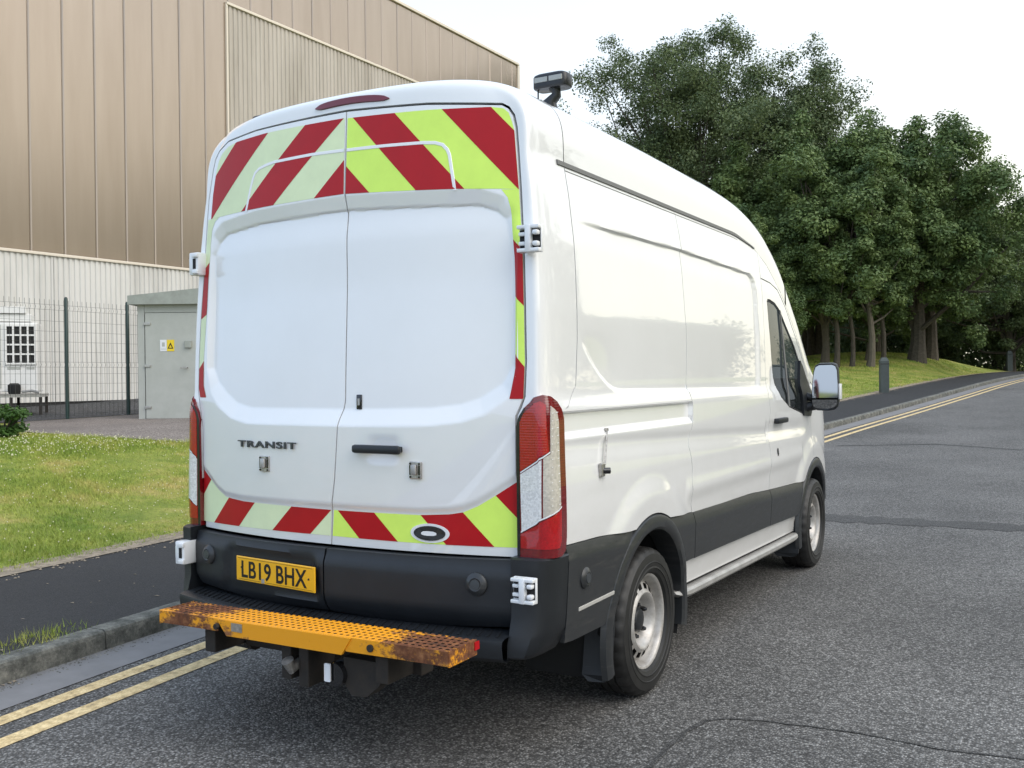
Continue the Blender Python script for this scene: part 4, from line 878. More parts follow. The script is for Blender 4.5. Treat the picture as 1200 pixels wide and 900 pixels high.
grid(lambda p, y: B(y, p), PHS, np.linspace(5.105, 5.62, 9)).build('bonnet', M['paint'], van, True)
def front(u, z): 
    x = u*(S0(5.62, .9)+.02); return (x, 5.62+.16*(1-abs(u)**3)*(.6+.4*sstep(1.1, .6, z)), z)
grid(front, np.linspace(-1, 1, 21), np.linspace(.72, 1.06, 5)).build('front_panel', M['paint'], van, True)
grid(lambda u, z: (lambda q: (q[0]*1.01, q[1]+.02, q[2]))(front(u, z)), np.linspace(-1, 1, 21), np.linspace(.25, .72, 5)).build('front_bumper', M['clad'], van, True)
for sgn in (1, -1):
    MB().box(sgn*.55-.16, sgn*.55+.16, 5.66, 5.80, .82, 1.02, .03).build('headlight', M['lens_clear'], van, True)
    panel('bumper_side', [(5.23, .40), (5.22, .69), (5.62, .71), (5.62, .30), (5.3, .28)], sgn, M['clad'], fn=lambda y, z: S0(y, z)+.012, cell=.05)
mb = MB()
for k in range(5): mb.box(-.35, .35, 5.79, 5.82, .80+k*.05, .825+k*.05, .004)
mb.build('grille', M['blackpaint'], van)

# --- rear frame ring (pillars and header) as one shell
INR = [(.866, .822), (.868, 1.385), (.885, 1.42), (.899, 1.46), (.904, 1.60), (.898, 1.82), (.890, 2.04), (.873, 2.29), (.862, 2.42), (.850, 2.54), (.838, 2.59), (.815, 2.625), (.785, 2.643), (.455, 2.680), (.05, 2.704)]
INL = [(-.925, .822), (-.905, 1.30), (-.930, 1.41), (-.947, 1.48), (-.945, 1.65), (-.934, 1.86), (-.917, 2.06), (-.907, 2.25), (-.897, 2.42), (-.868, 2.565), (-.848, 2.618), (-.812, 2.655), (-.735, 2.688), (-.518, 2.702), (.05, 2.704)]
YS = lambda z: li(z, [.83, 1.40, 1.412, 1.50, 1.69, 2.0], [.297, .297, .357, .457, .482, .497])
def resample(A, st):
    out_ = []
    for i in range(len(A)-1):
        n = max(1, int(math.dist(A[i], A[i+1])/st)); out_ += [(A[i][0]+(A[i+1][0]-A[i][0])*k/n, A[i][1]+(A[i+1][1]-A[i][1])*k/n) for k in range(n)]
    return out_+[A[-1]]
def outer(x, z):
    sg = 1 if x > 0 else -1
    if abs(x) > .855 and z < 2.43: y = YS(z); return (sg*S0(y, z)-(LX if sg < 0 else 0), y, z)
    # top corner and header: blend by direction
    xa = abs(x); y = .497
    if xa < .785: X_ = xa*(.917+.07*(1-xa/.785)); X_ = min(X_, xg(y)*.9999); return B(y, phx(y, sg*X_))
    s_ = .88*max(0, min(1, (z-2.43)/.215)); ph = math.asin(s_**2); return B(y, ph if sg > 0 else PI-ph)
TT = [0, .02, .06, .12, .2, .3, .4, .5, .6, .7, .78, .85, .90, .94, .97, .985, 1]
def ringpt(x, z, t, n=5.6):
    I = (x, Yr0(x, z), z); O = outer(x, z); a = math.sin(t*PI/2)**(2/n); b = 1-math.cos(t*PI/2)**(2/n)
    if abs(x) < 1e-3: pass
    return (I[0]+(O[0]-I[0])*a, I[1]+(O[1]-I[1])*b, I[2]+(O[2]-I[2])*a)
Rr = resample(INR, .012); Ll = resample(INL, .012)[::-1]; RING = Rr+Ll[1:]
mb = MB(); m_ = len(TT)+1; P = []
for (x, z) in RING:
    P.append((x, Yr0(x, z)+.05, z)); P += [ringpt(x, z, t) for t in TT]
mb.add(P, [(i*m_+j, i*m_+j+1, (i+1)*m_+j+1, (i+1)*m_+j) for i in range(len(RING)-1) for j in range(m_-1)])
mb.build('rear_frame', M['paint'], van, True)
# black seal behind the door gaps
sealpoly = [(x, z) for x, z in RING]; tess(sealpoly, .1, lambda x, z: (x, Yr0(x, z)+.047, z)).build('door_seal', M['gap'], van)
# high brake light
bl = MB(); P = []; N = 16
for k in range(N+1):
    x = -.125+(.40)*k/N; w_ = .021*math.sqrt(max(.02, 1-((k/N-.5)*2)**6)); zc = 2.742-.03*((x-.05)/.3)**2-.012*(x+.1)
    yb = Yr0(x, 2.70)+.012; P += [(x, yb+.02, zc+w_), (x, yb-.016, zc+w_*.7), (x, yb-.020, zc-w_*.6), (x, yb+.0, zc-w_)]
bl.add(P, [(4*i+j, 4*i+j+1, 4*i+5+j, 4*i+4+j) for i in range(N) for j in range(3)]+[(0, 1, 2, 3), (4*N+3, 4*N+2, 4*N+1, 4*N)]); bl.build('high_brake_light', M['brake'], van, True)

# --- rear doors
SEAMX = [(-.008, .824), (-.001, .966), (.021, 1.114), (.043, 1.371), (.060, 1.444), (.062, 1.8), (.061, 2.25), (.05, 2.696)]
ins = .0075
def inset(A, side, ins=ins):
    out_ = []
    for i, (x, z) in enumerate(A):
        a = A[max(0, i-1)]; b = A[min(len(A)-1, i+1)]; d = Vector((b[0]-a[0], b[1]-a[1])).normalized(); nrm = Vector((-d.y, d.x)) if side > 0 else Vector((d.y, -d.x)); out_.append((x+nrm.x*ins, z+nrm.y*ins))
    return out_
RI = inset(INR, 1, .0105); LI = inset(INL, -1)
ydoor = lambda off: (lambda x, z: (x, Yr(x, z)+off, z))
doors = {}
for side, inn, sg in (('R', RI, 1), ('L', LI, -1)):
    A = [p for p in inn if p[1] > .85]; A = [(A[0][0], .825)]+A[:-1]
    sm = [(x+sg*.0032, min(z, 2.694)) for x, z in SEAMX]; sm[0] = (sm[0][0], .825)
    poly = A+sm[::-1]
    mb = tess(poly, .0065, ydoor(0)); rim(poly, ydoor(0), ydoor(.03), mb)
    doors[side] = mb.build('rear_door', M['paint'], van, True, 'right rear door with black pull handle' if sg > 0 else 'left rear door carrying the number plate')
DR, DL = doors['R'], doors['L']
def band(a, b, d, e=1.2): L_ = math.hypot(*d); d = (d[0]/L_*e, d[1]/L_*e); return [(a[0]-d[0], a[1]-d[1]), (b[0]-d[0], b[1]-d[1]), (b[0]+d[0], b[1]+d[1]), (a[0]+d[0], a[1]+d[1])]
def decal(name, poly, mat, par, off=-.0012, cell=.0125): 
    if len(poly) > 2: return tess(poly, cell, ydoor(off)).build(name, mat, par, True)
UL = [(-.862, 2.322), (-.853, 2.44), (-.832, 2.55), (-.812, 2.60), (-.785, 2.632), (-.735, 2.657), (-.66, 2.668), (-.448, 2.673), (.043, 2.668), (.052, 2.335), (-.56, 2.328)]
UR = [(.062, 2.334), (.058, 2.665), (.455, 2.648), (.74, 2.630), (.79, 2.620), (.812, 2.600), (.826, 2.565), (.838, 2.522), (.862, 2.286), (.80, 2.292), (.60, 2.306)]
SLs = [(-.862, 2.322), (-.79, 2.322), (-.825, 2.305), (-.848, 2.27), (-.858, 2.20), (-.863, 2.10), (-.872, 1.89), (-.894, 1.645), (-.891, 1.512), (-.867, 1.455), (-.925, 1.455), (-.938, 1.50), (-.936, 1.645), (-.925, 1.86), (-.907, 2.06), (-.897, 2.22), (-.889, 2.322)]
SRs = [(.862, 2.286), (.791, 2.290), (.818, 2.255), (.829, 2.21), (.838, 2.088), (.850, 1.86), (.853, 1.636), (.852, 1.545), (.836, 1.452), (.891, 1.452), (.896, 1.60), (.890, 1.82), (.882, 2.04)]
LLw = [(-.916, .852), (-.908, 1.104), (-.84, 1.059), (-.77, 1.014), (-.705, .985), (-.568, .975), (-.006, .974), (-.012, .862), (-.47, .858)]
LRw = [(.008, .974), (.44, .976), (.575, .985), (.635, .995), (.70, 1.023), (.773, 1.067), (.857, 1.122), (.857, .862), (.478, .860), (-.001, .862)]
base_off = -.0010
reds_L = [band((-.682, 2.657), (-.441, 2.661), (.418, .343)), band((-.196, 2.663), (.028, 2.660), (.40, .33)), band((-.122, 2.328), (.20, 2.328), (.155, .142))]
reds_R = [band((.099, 2.651), (.308, 2.649), (.323, -.34)), band((.529, 2.64), (.741, 2.628), (.332, -.354)), band((-.2, 2.318), (.198, 2.318), (.148, -.147))]
def chev(region, reds, basemat, par, off=0):
    decal('lime_stripe', region, basemat, par, base_off)
    for b in reds: decal('red_stripe', clip_convex(region, b), M['red_vinyl'], par, base_off-.0008)
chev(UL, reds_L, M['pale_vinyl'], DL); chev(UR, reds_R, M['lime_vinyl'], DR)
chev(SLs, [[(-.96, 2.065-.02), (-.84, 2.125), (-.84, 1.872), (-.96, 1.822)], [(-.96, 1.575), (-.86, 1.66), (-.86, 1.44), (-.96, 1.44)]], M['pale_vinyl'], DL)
chev(SRs, [[(.82, 2.105), (.91, 2.018), (.91, 1.800), (.82, 1.890)], [(.83, 1.658), (.91, 1.560), (.91, 1.44), (.83, 1.44)]], M['lime_vinyl'], DR)
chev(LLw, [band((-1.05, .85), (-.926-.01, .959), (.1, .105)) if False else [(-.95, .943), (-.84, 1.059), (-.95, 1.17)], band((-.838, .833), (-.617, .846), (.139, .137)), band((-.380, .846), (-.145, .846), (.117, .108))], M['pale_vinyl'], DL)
chev(LRw, [band((.156, .849), (.348, .850), (-.121, .120)), band((.568, .852), (.773, .853), (-.130, .133)), [(.773, 1.066), (.90, .937), (.90, 1.2)]], M['lime_vinyl'], DR)
def bead(pts, par, w_=.0075):
    mb = MB(); P = []; pts = resample(pts, .03)
    for i, p in enumerate(pts):
        a = pts[max(0, i-1)]; b = pts[min(len(pts)-1, i+1)]; d = Vector((b[0]-a[0], b[1]-a[1])).normalized(); nx, nz = -d.y, d.x
        for o, h in ((-w_, -.001), (-w_*.8, -.0026), (w_*.8, -.0026), (w_, -.001)): x, z = p[0]+nx*o, p[1]+nz*o; P.append((x, Yr(x, z)+h, z))
    mb.add(P, [(4*i+j, 4*i+j+1, 4*i+5+j, 4*i+4+j) for i in range(len(pts)-1) for j in range(3)]); return mb.build('window_bead', M['paint'], par, True)
bead([(-.566, 2.322), (-.540, 2.42), (-.523, 2.470), (-.508, 2.497), (-.48, 2.513), (-.43, 2.523), (-.374, 2.529), (-.137, 2.531), (.046, 2.526)], DL)
bead([(.060, 2.525), (.25, 2.520), (.441, 2.512), (.50, 2.506), (.535, 2.494), (.556, 2.472), (.566, 2.45), (.595, 2.300)], DR)
# lettering, locks, handle, oval
def onface(x, z, off, tilt=0):
    return Matrix.Translation((x, Yr(x, z)+off, z)) @ Matrix.Rotation(PI/2, 4, 'X')
dy = (Yr(-.20, 1.245)-Yr(-.58, 1.245))/.38
text_mesh('TRANSIT', .047, .0025, M['badge_grey'], DL, 'model_lettering', Matrix.Translation((-.387, Yr(-.387, 1.245)-.004, 1.245)) @ Matrix.Rotation(math.atan(dy), 4, 'Z') @ Matrix.Rotation(PI/2, 4, 'X'), bold=.0010, sp=1.12, fit=(.395, .031))
for (x, z, d) in ((-.398, 1.160, DL), (.434, 1.162, DR)):
    y = Yr(x, z); lp = MB().box(x-.029, x+.029, y-.010, y+.002, z-.036, z+.034, .003).build('lock_plate', M['dark_steel'] if False else M['steel'], d)
    MB().box(x-.016, x+.012, y-.024, y-.0105, z-.020, z+.024, .007).build('deadlock', M['step'], lp, True)
    mb = MB()
    for a in (-1, 1):
        for b in (-1, 1): mb.lathe([(-.004, 0), (-.004, .004), (0, .0045)], 8, 'y', (x+a*.022, y-.010, z-.001+b*.027))
    mb.box(x-.0275, x-.0185, y-.0112, y-.0104, z-.02, z+.02); mb.box(x+.017, x+.026, y-.0112, y-.0104, z-.02, z+.02); mb.build('rivets', M['blackpaint'], lp)
y = Yr(.136, 1.44); MB().box(.122, .149, y-.006, y+.002, 1.408, 1.471, .0029).build('key_slot', M['blackpaint'], DR, True); MB().box(.130, .141, y-.0075, y-.0058, 1.425, 1.455, .002).build('key_barrel', M['step'], DR)
hy = Yr0(.25, 1.24)
MB().box(.138, .385, hy-.040, hy-.014, 1.226, 1.262, .011).build('handle', M['trim'], DR, True)
MB().box(.15, .175, hy-.02, hy+.02, 1.232, 1.256, .004).box(.345, .37, hy-.02, hy+.02, 1.232, 1.256, .004).build('handle_foot', M['trim'], DR)
tess(pts_ellipse(.285, 1.262, .055, .034, 28), .02, ydoor(-.0012)).build('handle_cup', M['strip'] if False else flat('shaded_cup_plastic', (.74, .75, .76), .4), DR, True)
ox, oz = .488, .904; oy = Yr(ox, oz)
def disc(rx, rz, off, mat, nm, par): 
    q = MB(); pts = pts_ellipse(ox, oz, rx, rz, 40); q.add([(a, Yr(a, b)+off, b) for a, b in pts]+[(a, Yr(a, b)+.001, b) for a, b in pts], [tuple(range(40))]+[(i, (i+1) % 40, 40+(i+1) % 40, 40+i) for i in range(40)]); return q.build(nm, mat, par)
ov = disc(.088, .0395, -.004, M['white_plastic'], 'oval_badge', DR); disc(.071, .030, -.0075, M['blackpaint'], 'badge_ring', ov)
q = MB(); pts = [(ox-.035, oz+.002), (ox-.026, oz+.008), (ox-.006, oz+.0095), (ox+.020, oz+.008), (ox+.034, oz+.003), (ox+.034, oz-.005), (ox+.022, oz-.009), (ox-.006, oz-.010), (ox-.026, oz-.008), (ox-.035, oz-.004)]
q.add([(a, Yr(a, b)-.0095, b) for a, b in pts], [tuple(range(len(pts)))]); q.build('badge_remnant', M['white_plastic'], ov)

# --- lower door trims, plate, sensors
def Yt(x, z):
    y = Yr0(x, .82)-.050+.018*sstep(.75, .81, z)+.10*max(0, (.62-z)/.10)**1.6*.6
    d = sdist([(-.655, .585), (-.625, .755), (-.07, .768), (-.04, .60)], x, z)
    return y+.016*(1-sstep(-.0, .018, d))+(.004 if False else 0)
yt = lambda off: (lambda x, z: (x, Yt(x, z)+off, z))
for nm, poly, par in (('lower_trim', [(.000, .545), (.000, .814), (.30, .815), (.60, .816), (.858, .819), (.858, .58), (.84, .552), (.45, .53)], DR), ('lower_trim', [(-.008, .545), (-.008, .814), (-.47, .812), (-.912, .812), (-.905, .62), (-.88, .56), (-.45, .535)], DL)):
    mb = tess(poly, .02, yt(0)); rim(poly, yt(0), yt(.05), mb); o = mb.build(nm, M['trim'], par, True)
    if par is DL: TL = o
    else: TR = o
# rounded ledge at the bottom of the painted skin
pc = Matrix.Translation((-.292, .0, .682)); 
py0 = Yt(-.35, .68)-.004
mb = MB().box(-.26, .26, -.0035, .0035, -.0555, .0555, .003)
pl = mb.build('number_plate', M['plate'], DL); pl.location = (-.292, .004, .681); pl.rotation_euler = (0, 0, -.105)
t_ = Matrix.Translation((0, -.0042, 0)) @ Matrix.Rotation(PI/2, 4, 'X')
for s_, xx, wx in (('LB19', -.122, .200), ('BHX', .112, .196)): text_mesh(s_, .112, .0006, M['plate_txt'], pl, 'registration_lettering', Matrix.Translation((xx, -.0042, -.001)) @ Matrix.Rotation(PI/2, 4, 'X'), bold=.0016, sp=1.04, fit=(wx, .078))
mb = MB().box(-.245, .245, -.0040, -.0036, .0465, .0480).box(-.245, .245, -.0040, -.0036, -.0480, -.0465); mb.build('plate_border', M['plate_txt'], pl)
mb = MB()
for x, z in ((-.222, .006), (.222, .0)): mb.lathe([(-.0065, 0), (-.0065, .004), (-.0035, .005)], 10, 'y', (x, 0, z))
mb.build('plate_screw', M['dark_steel'], pl); MB().box(-.086, -.066, -.0042, -.0036, -.052, -.032).build('plate_chip', M['step'], pl)
def sensor(x, y, z, nrm, par, sc_=1.):
    q = MB().lathe([(0, .046*sc_), (.008, .045*sc_), (.016, .036*sc_), (.020, .026*sc_), (.019, .024*sc_), (.0195, 0)], 28, 'z'); v = Vector(nrm).normalized(); R = v.to_track_quat('Z', 'Y').to_matrix().to_4x4(); R.translation = (x, y, z)
    q.v = [tuple(R @ Vector(p)) for p in q.v]; o = q.build('parking_sensor', M['clad'], par, True)
    q = MB().lathe([(.0175, .021*sc_), (.0215, .020*sc_), (.0220, 0)], 20, 'z'); q.v = [tuple(R @ Vector(p)) for p in q.v]; q.build('sensor_disc', M['badge_grey'], o, True); return o
sensor(.722, Yt(.722, .722), .722, (.15, -1, .05), TR); sensor(-.775, Yt(-.775, .715), .715, (-.15, -1, .05), TL); sensor(S0(.44, .705)+.020, .44, .705, (1, 0, 0), van)

# --- rear lamps
def lampmap(sgn, off=0):
    xi = .870 if sgn > 0 else .915
    def f(s, z):
        X_ = S0(.25, z)+.012; y0 = Yr0(xi, z)-.006; L1 = X_-xi; r = .05; 
        if s < L1-r*.8: x, y, nx, ny = xi+s, y0, 0, -1
        elif s < L1+r*.8:
            a = (s-(L1-r*.8))/(1.6*r)*PI/2; x = X_-r+r*math.sin(a); y = y0+r-r*math.cos(a); nx, ny = math.sin(a), -math.cos(a)
        else: x, y, nx, ny = X_, y0+r+(s-L1-r*.8), 1, 0
        return (sgn*(x+nx*off), y+ny*off, z)
    return f
for sgn in (1, -1):
    f = lampmap(sgn, .010); o_ = 0 if sgn > 0 else -.03
    OUTL = [(0, .832), (0, 1.345), (.012, 1.385), (.035, 1.418), (.085, 1.458), (.115, 1.468), (.15, 1.462), (.20, 1.44), (.232, 1.41), (.248, 1.37), (.250, .90), (.240, .850), (.21, .832)]
    mb = tess(OUTL, .012, f, None, .03); rim(OUTL, f, lampmap(sgn, -.03), mb); lamp = mb.build('rear_lamp', M['lens_dark'], van, True)
    def lp(nm, poly, mat, o2=.0125):
        g2 = lampmap(sgn, o2); q = tess(poly, .012, g2, None, .02); rim(poly, g2, lampmap(sgn, .009), q); return q.build(nm, mat, lamp, True)
    lp('lamp_bezel', [(-.0005, .833), (-.0005, 1.345), (.012, 1.385), (.035, 1.418), (.040, 1.412), (.020, 1.380), (.0125, 1.345), (.0125, .833)], M['blackpaint'], .0115)
    lp('red_lens', [(.016, 1.167), (.016, 1.36), (.034, 1.395), (.078, 1.432), (.108, 1.443), (.128, 1.430), (.140, 1.245)], M['lens_red'])
    lp('clear_lens', [(.016, 1.156), (.116, 1.215), (.116, .985), (.020, .931)], M['lens_clear'])
    lp('reflector_strip', [(.122, 1.222), (.146, 1.238), (.146, 1.425), (.185, 1.400), (.197, 1.36), (.197, 1.030), (.122, .990)], M['lens_amber'])
    lp('red_lens', [(.016, .920), (.200, 1.020), (.200, .892), (.185, .868), (.016, .866)], M['lens_red'])
    mb = MB(); g2 = lampmap(sgn, .0145)
    for (a, b) in (((.018, 1.160), (.120, 1.222)), ((.120, 1.222), (.144, 1.242)), ((.018, .927), (.199, 1.026))):
        for k in range(8):
            p = (a[0]+(b[0]-a[0])*k/8, a[1]+(b[1]-a[1])*k/8); q = (a[0]+(b[0]-a[0])*(k+1)/8, a[1]+(b[1]-a[1])*(k+1)/8)
            mb.add([g2(*p), g2(*q), g2(q[0], q[1]+.006), g2(p[0], p[1]+.006)], [(0, 1, 2, 3)])
    for k in range(13):
        z = 1.035+k*.030; mb.add([g2(.150, z), g2(.19, z+.003), g2(.19, z+.0055), g2(.150, z+.0025)], [(0, 1, 2, 3)])
    mb.build('lens_divider', M['white_plastic'], lamp)

# --- bumper
def bcorner(sgn):
    xi = .862 if sgn > 0 else .922
    def f(t, z):
        bot = max(0, (.56-z)/.10); I = (xi, Yr0(.87, .82)-.058+.0, z); O = (S0(.285, z)+.022-.03*bot**2, .281, z); n = 3.6
        a = math.sin(t*PI/2)**(2/n); b = 1-math.cos(t*PI/2)**(2/n); return (sgn*(I[0]+(O[0]-I[0])*a), I[1]-.04*(1-t)*sstep(.62, .50, z) if False else I[1]+(O[1]-I[1])*b-.035*(1-sstep(.48, .60, z))*(1-t), z)
    return f
for sgn in (1, -1):
    f = bcorner(sgn); xi = .862 if sgn > 0 else .922; mb = MB(); tt = np.concatenate([[0, .3, .5], np.linspace(.6, 1, 12)])
    zz = [.440, .450, .470, .50, .54, .60, .70, .80, .826, .832]
    grid(lambda t, z: (lambda p: (p[0]-sgn*(.008 if z in (.440, .832) else 0), p[1]+(.010 if z in (.440, .832) else 0), p[2]))(f(t, z)), tt, zz, mb)
    # inner return and top cap
    grid(lambda u, z: (sgn*xi, f(0, z)[1]+u, z), [0, .12], zz, mb)
    n = len(tt); top = [f(t, .832) for t in tt]; mb.add([(p[0]-sgn*.008, p[1]+.010, .832) for p in top]+[(sgn*(xi), .29, .832)], [tuple(range(n+1))])
    mb.build('bumper_corner', M['trim'], van, True)
def bow(x): return .115*(abs(x)/.9)**2.2
prof_ = [(.06, .536), (-.075, .530), (-.094, .522), (-.098, .505), (-.090, .455), (-.07, .437), (.15, .43)]
grid(lambda x, k: (x, prof_[int(k)][0]+bow(x), prof_[int(k)][1]), np.linspace(-.925, .868, 36), range(7)).build('rear_bumper', M['trim'], van, True)
mb = MB()
for k in range(44):
    x = -.86+k*.039; y = bow(x); mb.box(x-.006, x+.006, y-.065, y+.03, .532, .537, 0, Matrix.Rotation(.35, 4, 'Z'))
mb.build('tread_ribs', M['trim'], van)
mb = MB()

# --- hinges
def hinge(cx, y, z, w_, h, sgn, rot=0, nm='hinge'):
    t = MB()
    t.box(cx-w_*.5, cx+w_*.5, y-.004, y+.012, z-h*.5, z+h*.5, .003)
    t.box(cx-w_*.13, cx+w_*.13, y-.030, y-.004, z-h*.5, z+h*.5, .004)
    for q in (-1, 1):
        t.box(cx-w_*.5, cx+w_*.5, y-.028, y-.004, z+q*h*.42-h*.07, z+q*h*.42+h*.07, .003)
        t.box(cx-w_*.46, cx-w_*.18, y-.020, y-.004, z+q*h*.17-h*.07, z+q*h*.17+h*.07, .003)
        t.box(cx+w_*.22, cx+w_*.46, y-.032, y-.004, z+q*h*.20-h*.09, z+q*h*.20+h*.09, .006)
    o = t.build(nm, M['white_plastic'], van, True)
    MB().box(cx-w_*.47, cx+w_*.47, y-.0055, y-.0042, z-h*.33, z+h*.33).build('hinge_shadow_gap', M['gap'], o)
    return o
hinge(.936, .150, 2.078, .098, .108, 1); hinge(.958, .035, .728, .098, .098, 1)
for (z, yy, xx) in ((2.105, .175, -.925), (.712, .08, -.940)):
    t = MB().box(xx-.035, xx+.028, yy-.035, yy+.05, z-.055, z+.055, .006).box(xx-.055, xx-.03, yy-.02, yy+.06, z-.035, z+.035, .008).box(xx-.005, xx+.032, yy-.047, yy-.034, z-.05, z-.03, .003).box(xx-.005, xx+.032, yy-.047, yy-.034, z+.03, z+.05, .003)
    o = t.build('hinge', M['white_plastic'], van, True); MB().box(xx-.008, xx+.012, yy-.0365, yy-.0352, z-.025, z+.025).build('hinge_shadow_gap', M['gap'], o)

# --- wheels
def wheel(ay, sgn, rear):
    t = van; cx = .885 if rear else .89
    T = [(-.085, .226), (-.108, .236), (-.118, .262), (-.1195, .285), (-.116, .315), (-.105, .338), (-.092, .347), (-.075, .3515), (-.052, .3535), (-.049, .346), (-.042, .346), (-.039, .3540), (-.005, .3545), (-.003, .347), (.003, .347), (.005, .3545), (.039, .3540), (.042, .346), (.049, .346), (.052, .3535), (.075, .3515), (.092, .347), (.105, .338), (.1125, .324), (.1145, .323), (.1165, .312), (.119, .288), (.1215, .286), (.1215, .282), (.119, .280), (.117, .262), (.1195, .258), (.1195, .254), (.115, .252), (.108, .236), (.085, .226)]
    n = 120; mb = MB().lathe(T, n, 'x'); V_ = []
    for i, (a, r) in enumerate(T):
        for k in range(n):
            x, y, z = mb.v[i*n+k]
            if 6 <= i <= 22 and (abs(a) > .05) and k % 4 == 0: s_ = 1-.0075/r; y *= s_; z *= s_
            V_.append((sgn*x+sgn*cx, y+ay, max(.002, z+.352)))
    mb.v = V_; ty = mb.build('tyre', M['tyre'], van, True)
    n = 80
    Rm = [(.070, .212), (.088, .222), (.0915, .228), (.094, .227), (.092, .219), (.084, .212), (.068, .207), (.052, .203), (.044, .198), (.044, .192), (.052, .185), (.062, .178), (.072, .152), (.080, .144), (.084, .136), (.081, .127), (.064, .114), (.040, .103), (.026, .094), (.022, .086), (.022, .0)]
    Rm = [(a-.0, r) for a, r in Rm]
    mb = MB().lathe(Rm, n, 'x', skip=lambda i, k: i == 11 and k % 5 in (0, 1, 2)); mb.v = [(sgn*(cx+x), y+ay, z+.352) for x, y, z in mb.v]; rm = mb.build('rim', M['rimsteel'], van, True)
    mb = MB().lathe([(.030, .184), (-.01, .184), (-.01, .0)], 40, 'x'); mb.v = [(sgn*(cx+x), y+ay, z+.352) for x, y, z in mb.v]; mb.build('brake_drum', M['liner'], rm)
    mb = MB().lathe([(-.10, .212), (.072, .214)], 40, 'x'); mb.v = [(sgn*(cx+x), y+ay, z+.352) for x, y, z in mb.v]; mb.build('rim_barrel', M['dark_steel'], rm)
    mb = MB().lathe([(.022, .060), (.044, .058), (.058, .050), (.062, .040), (.062, 0)], 32, 'x'); mb.v = [(sgn*(cx+x), y+ay, z+.352) for x, y, z in mb.v]; mb.build('hub_cap', M['trim'], rm, True)
    for k in range(5):
        a = 2*PI*k/5+.5; y, z = .080*math.cos(a), .080*math.sin(a)
        mb = MB().lathe([(.022, .019), (.030, .019), (.032, .0135), (.050, .0125), (.064, .007), (.065, 0)], 12, 'x'); mb.v = [(sgn*(cx+p[0]), p[1]+ay+y, p[2]+z+.352) for p in mb.v]; mb.build('wheel_nut', M['blackpaint'], rm, True)
    mb = MB().lathe([(.098, .2285), (.0985, .2295)], 3, 'x')
for ay, rear in ((AY1, True), (AY2, False)):
    for sgn in (1, -1): wheel(ay, sgn, rear)

# --- door mirrors
for sgn in (1, -1):
    yo = 4.47; q = lambda x: sgn*(x-.04)
    outl = [(1.075, 1.275), (1.068, 1.34), (1.072, 1.45), (1.085, 1.56), (1.098, 1.600), (1.125, 1.615), (1.225, 1.617), (1.252, 1.605), (1.264, 1.57), (1.270, 1.45), (1.270, 1.33), (1.262, 1.285), (1.24, 1.262), (1.19, 1.252), (1.11, 1.255)]
    n = len(outl); cx_, cz_ = 1.17, 1.43; P = []
    for yy, sc_ in ((0, .93), (-.012, .97), (-.004, 1.0), (.03, 1.0), (.07, .95), (.105, .78), (.12, .5)): P += [(q(cx_+(x-cx_)*sc_), yo+yy, cz_+(z-cz_)*sc_) for x, z in outl]
    mb = MB().add(P, [(i*n+j, i*n+(j+1) % n, (i+1)*n+(j+1) % n, (i+1)*n+j) for i in range(6) for j in range(n)]+[tuple(6*n+j for j in range(n))]); mr_ = mb.build('door_mirror', M['trim'], van, True)
    up_ = [(cx_+(x-cx_)*.93, cz_+(z-cz_)*.93) for x, z in outl if z > 1.33]; up_ = [(x, z) for x, z in up_ if z > 1.36]+[(1.262, 1.352), (1.076, 1.352)]
    lo_ = [(1.076, 1.338), (1.262, 1.338)]+[(cx_+(x-cx_)*.93, cz_+(z-cz_)*.93) for x, z in outl if z < 1.30 and x > 1.1][::1]+[(1.085, 1.285)]
    lo_ = [(1.078, 1.338), (1.260, 1.338), (1.256, 1.295), (1.238, 1.276), (1.19, 1.266), (1.11, 1.269), (1.082, 1.288)]
    yaw_ = lambda x: -.004-(x-1.17)*.10*1
    MB().add([(q(x), yo-.006+(x-1.17)*.10, z) for x, z in up_], [tuple(range(len(up_)))]).build('mirror_glass', M['mirror'], mr_)
    MB().add([(q(x), yo-.007+(x-1.17)*.16-(z-1.3)*.25, z) for x, z in lo_], [tuple(range(len(lo_)))]).build('wide_angle_glass', M['mirror'], mr_)
    MB().box(min(q(1.262), q(1.283)), max(q(1.262), q(1.283)), yo+.0, yo+.07, 1.34, 1.46, .006).build('side_indicator', M['white_plastic'], mr_, True)
    MB().tube([(q(.985), yo+.02, 1.27), (q(1.05), yo+.03, 1.285), (q(1.12), yo+.04, 1.30)], [.045, .036, .04], 12).tube([(q(.98), yo+.03, 1.38), (q(1.03), yo+.03, 1.36), (q(1.10), yo+.04, 1.34)], [.035, .03, .03], 12).build('mirror_arm', M['trim'], mr_, True)
    grid(lambda u, v: (q(cx_+(outl[int(u)][0]-cx_)*v), yo+.045+(1-v)*.12, cz_+(outl[int(u)][1]-cz_)*v+.004), list(range(3, 11)), [1.01, 1.005, .9, .7]).build('mirror_cap', M['paint'], mr_, True)

